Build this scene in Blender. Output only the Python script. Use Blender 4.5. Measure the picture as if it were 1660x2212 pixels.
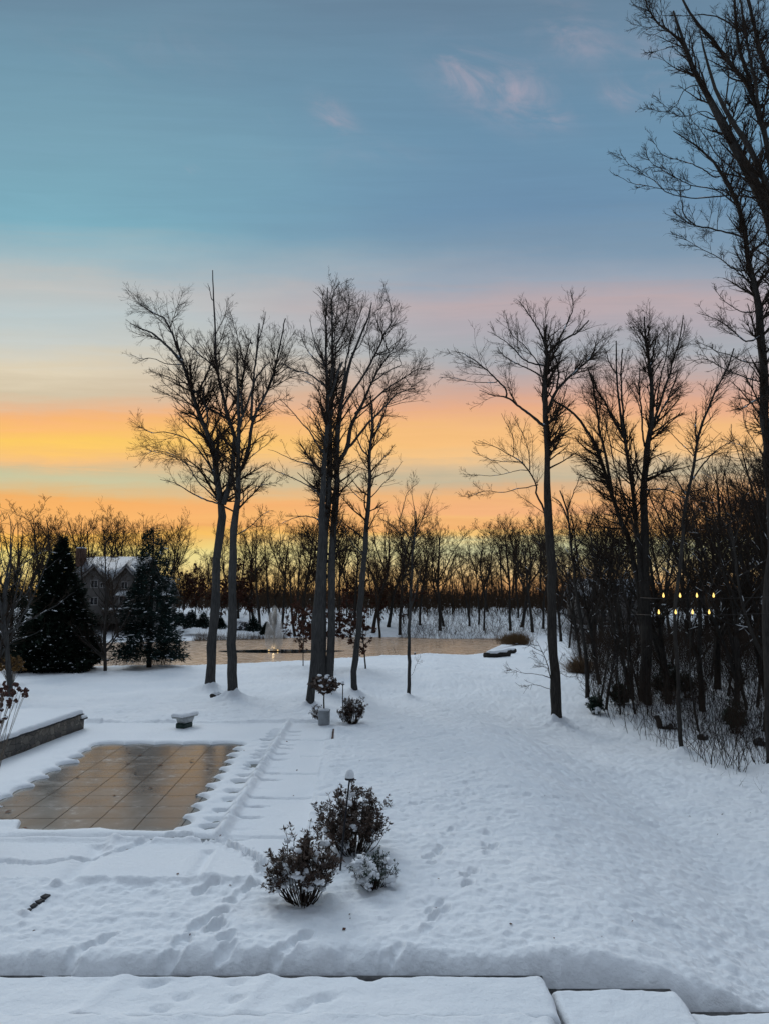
import bpy, math, random
import numpy as np
from mathutils import Vector
# ============================ camera, sky, exposure ============================
for o in list(bpy.data.objects): bpy.data.objects.remove(o)
SC = bpy.context.scene; COL = SC.collection
CAM_Z = 5.5; PITCH = math.radians(6.6); F = 1598.0
cd = bpy.data.cameras.new('camera'); cam = bpy.data.objects.new('camera', cd); COL.objects.link(cam)
cam.location = (0, 0, CAM_Z); cam.rotation_euler = (math.radians(90) + PITCH, 0, 0)
cd.sensor_fit = 'VERTICAL'; cd.sensor_height = 36; cd.lens = 26; cd.clip_start = .1; cd.clip_end = 4000
SC.camera = cam
SC.render.resolution_x = 768; SC.render.resolution_y = 1024
SC.view_settings.view_transform = 'Standard'; SC.view_settings.look = 'None'
SC.view_settings.exposure = 0.0; SC.view_settings.gamma = 1.0
SC.cycles.max_bounces = 5; SC.cycles.diffuse_bounces = 2; SC.cycles.glossy_bounces = 3
SC.cycles.transparent_max_bounces = 12; SC.cycles.volume_bounces = 0

def lin(c):
    return tuple(((v/255.)/12.92 if v/255. <= .04045 else ((v/255.+.055)/1.055)**2.4) for v in c)
def tan_at(y):                                    # tangent of the elevation seen at picture height y
    return math.tan(PITCH + math.atan((1106-y)/F))

W = bpy.data.worlds.new('World'); SC.world = W; W.use_nodes = True
nt = W.node_tree; N = nt.nodes; Lk = nt.links; N.clear()
class G_:                                         # tiny node-graph helper
    def __init__(s, nt): s.nt = nt
    def n(s, t, **k):
        x = s.nt.nodes.new(t)
        for a, b in k.items(): setattr(x, a, b)
        return x
    def put(s, sock, v):
        if isinstance(v, bpy.types.NodeSocket): s.nt.links.new(v, sock)
        else: sock.default_value = v
    def m(s, op, a, b=None, c=None, clamp=False):
        x = s.n('ShaderNodeMath', operation=op, use_clamp=clamp); s.put(x.inputs[0], a)
        if b is not None: s.put(x.inputs[1], b)
        if c is not None: s.put(x.inputs[2], c)
        return x.outputs[0]
    def mix(s, f, a, b, mode='MIX'):
        x = s.n('ShaderNodeMix', data_type='RGBA', blend_type=mode)
        s.put(x.inputs[0], f); s.put(x.inputs[6], a); s.put(x.inputs[7], b); return x.outputs[2]
    def ramp(s, f, stops, interp='LINEAR'):
        x = s.n('ShaderNodeValToRGB'); r = x.color_ramp; r.interpolation = interp
        e = r.elements
        e[0].position = stops[0][0]; e[0].color = (*stops[0][1], 1)
        e[1].position = stops[-1][0]; e[1].color = (*stops[-1][1], 1)
        for p, c in stops[1:-1]:
            k = e.new(p); k.color = (*c, 1)
        s.put(x.inputs[0], f); return x.outputs[0]
    def noise(s, vec, scale, detail=3, rough=.5, dist=0.):
        x = s.n('ShaderNodeTexNoise'); s.put(x.inputs['Vector'], vec)
        x.inputs['Scale'].default_value = scale; x.inputs['Detail'].default_value = detail
        x.inputs['Roughness'].default_value = rough; x.inputs['Distortion'].default_value = dist
        return x.outputs[0]
    def comb(s, a, b, c):
        x = s.n('ShaderNodeCombineXYZ'); s.put(x.inputs[0], a); s.put(x.inputs[1], b); s.put(x.inputs[2], c); return x.outputs[0]
    def mr(s, v, a, b, c=0., d=1., smooth=True):
        x = s.n('ShaderNodeMapRange', interpolation_type='SMOOTHSTEP' if smooth else 'LINEAR')
        s.put(x.inputs[0], v); x.inputs[1].default_value = a; x.inputs[2].default_value = b
        x.inputs[3].default_value = c; x.inputs[4].default_value = d; return x.outputs[0]
g = G_(nt)
tc = g.n('ShaderNodeTexCoord'); sp = g.n('ShaderNodeSeparateXYZ'); Lk.new(tc.outputs['Generated'], sp.inputs[0])
X, Y, Z = sp.outputs
ay = g.m('MAXIMUM', g.m('ABSOLUTE', Y), .05)
av = g.m('DIVIDE', X, ay)
rad = g.m('SQRT', g.m('ADD', g.m('MULTIPLY', Y, Y), g.m('MULTIPLY', g.m('MULTIPLY', X, X), .15)))
tv = g.m('DIVIDE', Z, g.m('MAXIMUM', rad, .02))
n1 = g.noise(g.comb(g.m('MULTIPLY', av, 2.2), g.m('MULTIPLY', tv, 9.), 0.), 1.0, 4, .55)
n2 = g.noise(g.comb(g.m('MULTIPLY', av, 5.), g.m('MULTIPLY', tv, 70.), 3.), 1.0, 5, .6, .6)
n3 = g.noise(g.comb(g.m('MULTIPLY', av, 60.), g.m('MULTIPLY', tv, 60.), 7.), 1.0, 2, .5)
amp1 = g.mr(tv, 0., .9, .035, .11)
tw = g.m('ADD', tv, g.m('MULTIPLY', g.m('SUBTRACT', n1, .5), amp1))
tw = g.m('ADD', tw, g.m('MULTIPLY', g.m('SUBTRACT', n2, .5), .030))
tw = g.m('ADD', tw, g.m('MULTIPLY', g.m('SUBTRACT', n3, .5), .006))
pos = g.m('MULTIPLY', tw, .5, clamp=True)
LEFT = [(1290,(196,140,66)),(1262,(232,190,96)),(1230,(240,214,128)),(1200,(246,226,132)),(1182,(252,212,92)),(1166,(248,182,64)),
 (1156,(252,190,62)),(1140,(244,170,82)),(1112,(250,178,88)),(1094,(250,172,78)),(1076,(232,182,112)),(1060,(216,192,142)),(1040,(202,200,160)),
 (1026,(214,190,144)),(1010,(244,190,122)),(985,(251,194,96)),(958,(252,200,80)),(935,(251,188,92)),(905,(248,178,108)),(882,(230,184,142)),
 (850,(212,196,166)),(800,(222,208,180)),(745,(200,204,198)),(690,(186,200,202)),(625,(192,194,192)),(580,(162,186,194)),(500,(120,173,191)),
 (300,(116,160,180)),(150,(108,149,171)),(0,(103,135,158))]
RIGHT = [(1290,(196,130,74)),(1258,(232,180,112)),(1222,(228,206,150)),(1186,(206,208,164)),(1164,(226,212,152)),(1150,(250,190,92)),
 (1138,(240,168,100)),(1120,(246,186,108)),(1100,(242,172,116)),(1076,(244,180,112)),(1058,(228,176,124)),(1032,(196,182,152)),
 (1004,(212,186,148)),(986,(244,194,130)),(955,(246,186,116)),(930,(244,186,118)),(886,(232,170,130)),(852,(212,166,146)),(812,(188,170,168)),
 (762,(166,172,180)),(702,(176,168,176)),(664,(186,168,172)),(605,(150,163,180)),(540,(122,150,174)),(450,(104,141,172)),(300,(102,142,171)),
 (150,(102,138,165)),(0,(100,130,155))]
def stops(tab): return [(max(0., tan_at(y)/2.), lin(c)) for y, c in tab] + [(.62, (.20, .30, .42)), (1., (.24, .34, .46))]
cl = g.ramp(pos, stops(LEFT)); cr = g.ramp(pos, stops(RIGHT))
side = g.mr(g.m('ADD', av, g.m('MULTIPLY', g.m('SUBTRACT', n1, .5), .25)), -.5, .22)
sky = g.mix(side, cl, cr)
# thin pink wisps high in the blue
cloud = None
wn = g.noise(g.comb(g.m('ADD', g.m('MULTIPLY', av, 9.), g.m('MULTIPLY', tv, 5.)), g.m('MULTIPLY', tv, 12.), 1.), 1.0, 6, .62, .8)
for px, py, sx, sy, k, sh in [(1075,190,95,60,1.,.7),(1195,262,45,16,.8,0.),(716,248,34,30,1.,.6),(604,256,16,22,.6,.6),(406,373,18,9,.7,0.),
                              (1355,205,45,32,1.,-.4),(1240,80,80,60,.55,.5),(1430,130,60,60,.5,0.),(990,150,40,60,.4,.5),(790,330,160,30,.12,0.),(300,120,240,60,.1,0.)]:
    vz = (1106-py)/F; den = math.cos(PITCH) - vz*math.sin(PITCH); a0 = (px-830)/F/den; t0 = tan_at(py)
    da = g.m('SUBTRACT', av, a0); dt = g.m('SUBTRACT', tv, t0); da = g.m('ADD', da, g.m('MULTIPLY', dt, sh))
    q = g.m('ADD', g.m('POWER', g.m('DIVIDE', g.m('ABSOLUTE', da), sx*1.1/F), 2.), g.m('POWER', g.m('DIVIDE', g.m('ABSOLUTE', dt), sy*1.3/F), 2.))
    b = g.m('MULTIPLY', g.m('EXPONENT', g.m('MULTIPLY', q, -1.)), k)
    cloud = b if cloud is None else g.m('ADD', cloud, b)
cm = g.m('MULTIPLY', cloud, g.mr(wn, .36, .72), clamp=True)
front = g.mr(Y, -.15, .35)
cm = g.m('MULTIPLY', g.m('MULTIPLY', cm, front), .8)
sky = g.mix(cm, sky, (*lin((182,168,182)), 1))
streak = g.m('ADD', .93, g.m('MULTIPLY', n2, .14))
sky = g.mix(1., sky, g.comb(streak, streak, streak), 'MULTIPLY')
zen = g.mr(Z, .70, .95)
sky = g.mix(zen, sky, (1.32, 1.58, 1.86, 1))
back = g.mr(Z, 0., 1.)
bcol = g.mix(back, (.10, .11, .14, 1), (.30, .36, .45, 1))
sky = g.mix(front, bcol, sky)
hs = g.n('ShaderNodeHueSaturation'); hs.inputs['Saturation'].default_value = .94; g.put(hs.inputs['Color'], sky); sky = hs.outputs[0]
bg = g.n('ShaderNodeBackground'); Lk.new(sky, bg.inputs[0]); bg.inputs[1].default_value = 1.0
# the bright after-sunset western sky as one wide, weak, low sun
sl = bpy.data.lights.new('sun', 'SUN'); so = bpy.data.objects.new('sun', sl); COL.objects.link(so)
sl.energy = .95; sl.angle = math.radians(26); sl.color = (.93, .97, 1.); sl.specular_factor = .15; so.rotation_euler = (math.radians(-52), 0, math.radians(28))
wo = g.n('ShaderNodeOutputWorld'); Lk.new(bg.outputs[0], wo.inputs[0])
W.cycles.sampling_method = 'MANUAL'; W.cycles.sample_map_resolution = 1024

# ============================ picture <-> ground helpers ============================
CP, SP = math.cos(PITCH), math.sin(PITCH)
def ray(px, py):
    x = (px-830)/F; v = (1106-py)/F
    return np.array([x, CP - v*SP, SP + v*CP])
def at(px, py, Yd):                                # the point seen at a picture position, Yd metres away
    r = ray(px, py); return np.array([0, 0, CAM_Z]) + r*(Yd/r[1])
def P0(px, py, z=0.):
    r = ray(px, py); t = (z-CAM_Z)/r[2]; return np.array([r[0]*t, r[1]*t])
CR = {'A':(450,1000,2.212),'B':(1050,1000,2.212),'C':(1700,1000,2.075),'D':(2300,0,1.844),'E':(2300,1100,1.844),'F':(0,1900,2.075),
      'G':(700,1900,2.075),'H':(1400,1900,1.8444),'I':(2200,1900,2.011),'J':(0,2750,1.277),'K':(0,3400,1.1067),'L':(1400,3300,1.0222),
      'M':(950,2950,2.2133),'N':(1100,2600,3.32),'Q':(2100,2600,1.7965),'R':(0,2500,4.15),'S':(200,2100,3.018),'Z':(0,0,1/1.8217)}
def dp(c, x, y):
    ox, oy, s = CR[c]; return ((ox+x/s)/1.8217, (oy+y/s)/1.8217)
def sstep(x, a, b):
    t = np.clip((x-a)/(b-a), 0, 1); return t*t*(3-2*t)
def hash2(ix, iy, s):
    h = (ix.astype(np.int64)*374761393 + iy.astype(np.int64)*668265263 + s*974711) & 0xffffffff
    h = ((h ^ (h >> 13))*1274126177) & 0xffffffff
    return ((h ^ (h >> 16)) & 0xffff)/65535.
def vn(x, y, s=0):
    ix = np.floor(x); iy = np.floor(y); fx = x-ix; fy = y-iy
    fx = fx*fx*fx*(fx*(fx*6-15)+10); fy = fy*fy*fy*(fy*(fy*6-15)+10)
    a = hash2(ix, iy, s); b = hash2(ix+1, iy, s); c = hash2(ix, iy+1, s); d = hash2(ix+1, iy+1, s)
    return (a*(1-fx)+b*fx)*(1-fy) + (c*(1-fx)+d*fx)*fy - .5
def fbm(x, y, s=0, o=3):
    r = 0; a = 1.
    for k in range(o): r = r + a*vn(x*2**k+k*17.3, y*2**k+k*9.1, s+k); a *= .5
    return r

# ---- pond outline (world), pool frame ----
near = [P0(-500,1452),P0(60,1447),P0(200,1441),P0(390,1441),P0(480,1440),P0(640,1431),P0(820,1422),P0(900,1415),P0(960,1408),P0(1010,1400),P0(1050,1391)]
near = [p + np.array([0, 5.]) for p in near]
far = [P0(1095,1384,-1.3),P0(1070,1379.5,-1.3),P0(1000,1380,-1.3),P0(930,1379.5,-1.3),P0(860,1377,-1.3),P0(740,1376,-1.3),P0(620,1378,-1.3),P0(500,1382,-1.3),P0(390,1385,-1.3),P0(205,1389,-1.3),P0(-100,1394,-1.3),P0(-600,1400,-1.3)]
POND = np.array(near+far)
def poly_sd(x, y, poly):                           # signed distance, positive outside
    d = np.full(x.shape, 1e9); ins = np.zeros(x.shape, bool); n = len(poly)
    for i in range(n):
        ax, ay_ = poly[i]; bx, by = poly[(i+1) % n]; ex, ey = bx-ax, by-ay_
        t = np.clip(((x-ax)*ex+(y-ay_)*ey)/(ex*ex+ey*ey), 0, 1)
        d = np.minimum(d, np.hypot(x-ax-t*ex, y-ay_-t*ey))
        c = (ay_ > y) != (by > y)
        ins ^= c & (x < (bx-ax)*(y-ay_)/((by-ay_) or 1e-9)+ax)
    return np.where(ins, -d, d)
BL = P0(*dp('J',505,208)); BR = P0(*dp('J',1212,222)); FR = P0(*dp('J',905,628)); FL = P0(*dp('J',-290,668))
PU = ((BR-BL)+(FR-FL))/2; PV = ((FR-BR)+(FL-BL))/2; PO = (BL+BR+FL+FR)/4 - PU/2 - PV/2
_pm = np.linalg.inv(np.array([PU, PV]).T)
def pool_uv(x, y):
    dx = x-PO[0]; dy = y-PO[1]
    return _pm[0,0]*dx+_pm[0,1]*dy, _pm[1,0]*dx+_pm[1,1]*dy
LU, LV = np.linalg.norm(PU), np.linalg.norm(PV)
def pool_sd(x, y):
    u, v = pool_uv(x, y)
    sc = lambda t, n, s: (np.abs(np.sin(np.pi*n*t+.3*vn(t*9, t*0, s)))**.7)
    am = .55+.45*vn(v*7, v*0+3, 4)*2
    vcut = pool_uv(*P0(*dp('J',60,598)))[1]
    left = -u*LU + .75*am*(1-sc(v, 10, 1)) - .05
    right = (u-1)*LU + .42*(1-sc(v, 10, 2))*(.55+.9*(vn(v*6, v*0, 12)+.5)) - .20
    back = -v*LV + .25*(1-sc(u, 5, 3))-.02; front = (v-1+(1-vcut)*(1-sstep(u, .25, .31)))*LV - .14*sc(u, 3, 5) - .25*vn(u*5, u*0, 6)
    return np.maximum.reduce([left, right, back, front])
patio_back = P0(700,1562)[1]
ridge_a = P0(722,1562); ridge_b = P0(690,1745)
def seg(x, y, a, b):
    e = b-a; L = np.hypot(*e); t = ((x-a[0])*e[0]+(y-a[1])*e[1])/(L*L); n = ((x-a[0])*e[1]-(y-a[1])*e[0])/L
    return t, n, L
WALL_A = P0(*dp('R',1360,1500)); 
trees_bases = []                                    # (x, y, r, h) snow collars
def base_h(x, y):
    fx = sstep(x, 2.6+.9*sstep(y, 13, 24), 8.6+.9*sstep(y, 13, 24)); sl = -1.45*fx*(1-sstep(y, 35, 52)*.65) - .5*sstep(y, 33.4, 36.8)*sstep(x, -2.6, .2)*(1-fx)*(1-sstep(y, 43, 58))
    far_rise = 4.2*sstep(y, 121, 168) - 1.2*sstep(y, 185, 330)
    lawn = .28*sstep(y, 44, 60)*sstep(-np.abs(x+2), -30, 4)
    z = sl + lawn
    z = z + .55*sstep(x, 15, 26)*sstep(y, 12, 30)*(1-sstep(y, 60, 90)) 
    z = np.where(y > 100, z*(1-sstep(y, 100, 122)) + sstep(y, 100, 122)*(-1.15), z) + far_rise
    sd = poly_sd(x, y, POND)
    # the bank: drops below the ice within a few metres of the outline
    k = sstep(sd, -1.2, 5.0)
    z = z*k + (-1.75)*(1-k)
    bank = sstep(sd, -.3, 1.2)*(y > 95)
    z = np.where((y > 95) & (sd < 5), np.maximum(z, -1.75+.75*bank), z)
    return z
def ridge_raise(x, y):
    t, n, L = seg(x, y, ridge_a, ridge_b)
    return n
def hgt(x, y, detail=True):
    x = np.asarray(x, float); y = np.asarray(y, float)
    z = base_h(x, y)
    psd = pool_sd(x, y)
    t, n, L = seg(x, y, ridge_b, ridge_a)          # n>0 : right of the ridge
    ext = (y > 11) & (y < patio_back+.5)
    z = z + np.where(ext, (.05*sstep(n, -.15, .3) + .05*np.exp(-(n/.28)**2))*(y > ridge_b[1]-1.)*sstep(y, ridge_b[1]-1., ridge_b[1]), 0)
    # pool basin
    z = np.where((psd < .6) & (y < 40), z*(1) - .22*(1-sstep(psd, -.16, .14)) + .03*np.exp(-((psd-.35)/.2)**2), z)
    if detail:
        patio = ((n < -.2) & (y < patio_back) & (y > 15.3)).astype(float)
        near_pt = (y < 60)
        lump = fbm(x*2.1, y*2.9, 11, 3)*.055 + fbm(x*6.0, y*7.5, 23, 2)*.050
        sr = sstep(x, 2.2, 6.)*(1-sstep(y, 30, 42)); lump = lump*(1-.6*sr) + sr*(fbm((x+.8*y)*2.1, (x-.8*y)*.7, 51, 3)*.12 + fbm(x*5.5, y*7., 27, 2)*.055)
        lump2 = fbm(x*.45, y*.45, 31, 2)*.10
        smooth = .25*fbm(x*.8, y*.8, 41, 2)*.08 + fbm(x*7, y*7, 43, 1)*.0015
        fade = 1-.7*sstep(y, 60, 110)
        z = z + np.where(patio > 0, smooth, lump*fade + lump2*fade)*sstep(np.abs(psd)+(psd > 0)*.0, .0, .25)*np.where(psd < 0, 0, 1)
        # low curb of snow behind the pool
        z = z + .16*np.exp(-((y-patio_back-.25+.004*x)/.22)**4)*sstep(x, -21, -19)*(1-sstep(x, -2.6, -2.))*(.75+.5*vn(x*.8, y*0, 8))*(1-.9*np.exp(-((x+7.2)/1.2)**2))
        for bx, by, r, h in trees_bases:
            d = np.hypot(x-bx, y-by)
            z = np.where(d < r*9+1, z + h*np.exp(-(d/(r*1.7+.22))**1.15)*(1+.8*vn(x*3, y*3, 5)), z)
    # lip above the retaining wall
    lip = 1-(1-np.clip((y-11.99-.22*vn(x*.7+3, x*0, 19)-.05*vn(x*6, x*0, 18))/(.50+.16*vn(x*1.2, x*0, 9)), 0, 1))**2.4
    z = np.where(y < 13, z - (1-lip)*.68, z)
    return z
def gz(x, y): return float(hgt(np.array([x]), np.array([y]))[0])
def gp(px, py, detail=False):                      # ground point under a picture position
    z = 0.
    for _ in range(14):
        p = P0(px, py, z); zn = float(hgt(p[:1], p[1:], detail)[0]); z = .5*z+.5*zn
    p = P0(px, py, z); return np.array([p[0], p[1], zn])
# ============================ mesh + material helpers ============================
def new_mesh(name, verts, faces, mat, smooth=False, uv=None, mi=None):
    verts = np.asarray(verts, np.float32).reshape(-1, 3); me = bpy.data.meshes.new(name)
    if isinstance(faces, np.ndarray):
        k = faces.shape[1]; nf = len(faces); loops = faces.astype(np.int32).ravel()
        starts = np.arange(nf, dtype=np.int32)*k; tot = np.full(nf, k, np.int32)
    else:
        fl = []; st = []; tt = []; c = 0
        for f in faces:
            if isinstance(f, np.ndarray) and f.ndim == 2:
                fl.append(f.ravel()); nn_ = len(f); st.append(c+np.arange(nn_)*f.shape[1]); tt.append(np.full(nn_, f.shape[1])); c += f.size
            else:
                fl.append(np.array(f)); st.append(np.array([c])); tt.append(np.array([len(f)])); c += len(f)
        loops = np.concatenate(fl).astype(np.int32); starts = np.concatenate(st).astype(np.int32); tot = np.concatenate(tt).astype(np.int32); nf = len(starts)
    me.vertices.add(len(verts)); me.vertices.foreach_set('co', verts.ravel())
    me.loops.add(len(loops)); me.loops.foreach_set('vertex_index', loops)
    me.polygons.add(nf); me.polygons.foreach_set('loop_start', starts); me.polygons.foreach_set('loop_total', tot)
    if smooth: me.polygons.foreach_set('use_smooth', np.ones(nf, bool))
    mats = mat if isinstance(mat, (list, tuple)) else [mat]
    for m_ in mats: me.materials.append(m_)
    if mi is not None: me.polygons.foreach_set('material_index', np.asarray(mi, np.int32))
    me.update(calc_edges=True); me.validate()
    if uv is not None:
        l = me.uv_layers.new(name='UVMap'); l.data.foreach_set('uv', np.asarray(uv, np.float32)[loops].ravel())
    return me
def link(name, me, parent=None, loc=None):
    o = bpy.data.objects.new(name, me); COL.objects.link(o)
    if parent is not None: o.parent = parent
    if loc is not None: o.location = loc
    return o
def tag(o, label=None, cat=None, group=None, kind=None):
    if label: o['label'] = label
    if cat: o['category'] = cat
    if group: o['group'] = group
    if kind: o['kind'] = kind
    return o
def thing(name, label, cat, loc=(0,0,0), group=None, rz=0):
    o = bpy.data.objects.new(name, None); COL.objects.link(o); o.location = loc; o.rotation_euler = (0,0,rz)
    return tag(o, label, cat, group)
class MB:                                          # collects simple solids into one mesh
    def __init__(s): s.v = []; s.f = []; s.c = 0
    def add(s, v, f):
        s.v.append(np.asarray(v, float)); s.f += [tuple(i+s.c for i in q) for q in f]; s.c += len(v)
    def box(s, c, d, rz=0., bev=0.):
        c = np.array(c, float); d = np.array(d, float)/2
        if bev:
            b = bev; pts = []
            for sx in (-1,1):
                for sy in (-1,1):
                    for sz in (-1,1):
                        pts += [(sx*(d[0]-b), sy*(d[1]-b), sz*d[2]), (sx*(d[0]-b), sy*d[1], sz*(d[2]-b)), (sx*d[0], sy*(d[1]-b), sz*(d[2]-b))]
            P = np.array(pts); I = lambda x,y,z,k: ((x*2+y)*2+z)*3+k
            f = []
            for z in (0,1):
                q = [I(0,0,z,0), I(1,0,z,0), I(1,1,z,0), I(0,1,z,0)]; f.append(q if z else q[::-1])
            for y in (0,1):
                q = [I(0,y,0,1), I(1,y,0,1), I(1,y,1,1), I(0,y,1,1)]; f.append(q[::-1] if y else q)
            for x in (0,1):
                q = [I(x,0,0,2), I(x,1,0,2), I(x,1,1,2), I(x,0,1,2)]; f.append(q if x else q[::-1])
            for y in (0,1):
                for z in (0,1): f.append([I(0,y,z,0), I(1,y,z,0), I(1,y,z,1), I(0,y,z,1)])
            for x in (0,1):
                for z in (0,1): f.append([I(x,0,z,0), I(x,1,z,0), I(x,1,z,2), I(x,0,z,2)])
            for x in (0,1):
                for y in (0,1): f.append([I(x,y,0,1), I(x,y,1,1), I(x,y,1,2), I(x,y,0,2)])
            for x in (0,1):
                for y in (0,1):
                    for z in (0,1): f.append([I(x,y,z,0), I(x,y,z,1), I(x,y,z,2)])
        else:
            P = np.array([(x*d[0], y*d[1], z*d[2]) for x in (-1,1) for y in (-1,1) for z in (-1,1)])
            f = [(0,1,3,2),(4,6,7,5),(0,4,5,1),(2,3,7,6),(0,2,6,4),(1,5,7,3)]
        ca, sa = math.cos(rz), math.sin(rz)
        P = np.stack([P[:,0]*ca-P[:,1]*sa, P[:,0]*sa+P[:,1]*ca, P[:,2]], 1) + c
        s.add(P, f); return s
    def tube(s, pts, rs, n=8, cap=True):
        pts = np.array(pts, float); rs = np.broadcast_to(rs, (len(pts),)); v = []; f = []
        T = np.gradient(pts, axis=0); T /= np.linalg.norm(T, axis=1)[:,None]+1e-9
        ref = np.array([0,0,1.]) if abs(T[0][2]) < .9 else np.array([1.,0,0])
        for p, t, r in zip(pts, T, rs):
            u = np.cross(ref, t); u /= np.linalg.norm(u); w = np.cross(t, u)
            for k in range(n):
                a = 2*math.pi*k/n; v.append(p + r*(math.cos(a)*u+math.sin(a)*w))
        for i in range(len(pts)-1):
            for k in range(n): f.append((i*n+k, i*n+(k+1)%n, (i+1)*n+(k+1)%n, (i+1)*n+k))
        if cap: f += [tuple(range(n))[::-1], tuple((len(pts)-1)*n+k for k in range(n))]
        s.add(v, f); return s
    def prism(s, poly, y0, y1):                    # polygon in xz, extruded along y
        n = len(poly); v = [(x, y0, z) for x, z in poly]+[(x, y1, z) for x, z in poly]
        f = [tuple(range(n)), tuple(range(2*n-1, n-1, -1))]+[(i, i+n, (i+1)%n+n, (i+1)%n) for i in range(n)]
        s.add(v, f); return s
    def ball(s, c, r, seed=0, amp=.2, sub=2, flat=1.):
        import bmesh
        b = bmesh.new(); bmesh.ops.create_icosphere(b, subdivisions=sub, radius=1.)
        v = np.array([q.co[:] for q in b.verts]); f = [tuple(q.index for q in p.verts) for p in b.faces]; b.free()
        r = np.array(r if hasattr(r, '__len__') else (r, r, r*flat), float)
        k = 1+amp*(vn(v[:,0]*2.1+seed*3.7, v[:,1]*2.1+v[:,2]*1.7, seed)*2)
        s.add(v*k[:,None]*r+np.array(c), f); return s
    def build(s, name, mat, parent=None, smooth=False, loc=None):
        me = new_mesh(name, np.concatenate(s.v), s.f, mat, smooth)
        return link(name, me, parent, loc)
def material(name, fn):
    m_ = bpy.data.materials.new(name); m_.use_nodes = True; g = G_(m_.node_tree)
    p = m_.node_tree.nodes['Principled BSDF']; fn(g, p); return m_
def simple(name, col, rough=.7, var=.15, scale=8., bump=0., metal=0., spec=.3):
    def fn(g, p):
        tc = g.n('ShaderNodeTexCoord'); no = g.noise(tc.outputs['Object'], scale, 4, .6)
        a = tuple(c*(1-var) for c in col)+(1,); b = tuple(min(1, c*(1+var)) for c in col)+(1,)
        g.put(p.inputs['Base Color'], g.mix(g.mr(no, .3, .7), a, b)); p.inputs['Roughness'].default_value = rough
        p.inputs['Metallic'].default_value = metal; p.inputs['Specular IOR Level'].default_value = spec
        if bump:
            bn = g.n('ShaderNodeBump'); bn.inputs['Strength'].default_value = bump; bn.inputs['Distance'].default_value = .02
            g.put(bn.inputs['Height'], no); g.put(p.inputs['Normal'], bn.outputs[0])
    return material(name, fn)
def snow_fn(g, p, s=1.):
    ge = g.n('ShaderNodeNewGeometry'); P = ge.outputs['Position']
    n = g.noise(P, 9.*s, 5, .62); n2 = g.noise(P, 60.*s, 3, .6); n3 = g.noise(P, .35, 2, .5)
    c = g.mix(g.mr(n3, .3, .7), (.77,.80,.83,1), (.82,.84,.86,1)); g.put(p.inputs['Base Color'], c)
    p.inputs['Roughness'].default_value = .85; p.inputs['Specular IOR Level'].default_value = .2
    b1 = g.n('ShaderNodeBump'); b1.inputs['Strength'].default_value = .75; b1.inputs['Distance'].default_value = .04; g.put(b1.inputs['Height'], n)
    b2 = g.n('ShaderNodeBump'); b2.inputs['Strength'].default_value = .30; b2.inputs['Distance'].default_value = .006; g.put(b2.inputs['Height'], n2)
    g.put(b2.inputs['Normal'], b1.outputs[0]); g.put(p.inputs['Normal'], b2.outputs[0])
M = {}
M['snow'] = material('snow', snow_fn)
def bark_fn(dark, lite, sc=1.):
    def fn(g, p):
        tc = g.n('ShaderNodeTexCoord'); mp = g.n('ShaderNodeMapping'); g.put(mp.inputs[0], tc.outputs['Object']); mp.inputs['Scale'].default_value = (16*sc, 16*sc, 2.4*sc)
        n = g.noise(mp.outputs[0], 1., 6, .65, .4); n2 = g.noise(tc.outputs['Object'], .5, 2, .5)
        c = g.ramp(n, [(.30, dark), (.52, tuple((a+b)/2 for a, b in zip(dark, lite))), (.70, lite)])
        g.put(p.inputs['Base Color'], g.mix(g.mr(n2, .35, .7, 0, .35), c, (*[v*1.3 for v in lite], 1)))
        p.inputs['Roughness'].default_value = .95; p.inputs['Specular IOR Level'].default_value = .1
        b = g.n('ShaderNodeBump'); b.inputs['Strength'].default_value = .9; b.inputs['Distance'].default_value = .03; g.put(b.inputs['Height'], n); g.put(p.inputs['Normal'], b.outputs[0])
    return fn
M['bark'] = material('ash_bark', bark_fn((.024,.024,.024), (.085,.083,.080)))
M['bark_dark'] = material('dark_bark', bark_fn((.016,.014,.013), (.060,.054,.048)))
M['twig'] = simple('twig_bark', (.036,.026,.020), .9, .3, 3., spec=.05)
M['twig_far'] = simple('far_twig_bark', (.052,.034,.022), .9, .3, 3., spec=.05)
M['leaf_brown'] = simple('dry_oak_leaf', (.085,.030,.016), .8, .35, 6.)
M['leaf_rhodo'] = simple('dull_evergreen_leaf', (.066,.040,.028), .55, .45, 9., spec=.4)
M['leaf_green'] = simple('dark_green_leaf', (.012,.032,.018), .5, .4, 9., spec=.4)
M['needle'] = simple('conifer_foliage', (.010,.017,.011), .8, .5, 2., spec=.1)
M['needle_blue'] = simple('blue_conifer_foliage', (.014,.028,.024), .8, .5, 2., spec=.1)
M['black_metal'] = simple('black_metal', (.012,.013,.018), .45, .2, 20., metal=.4)
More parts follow.
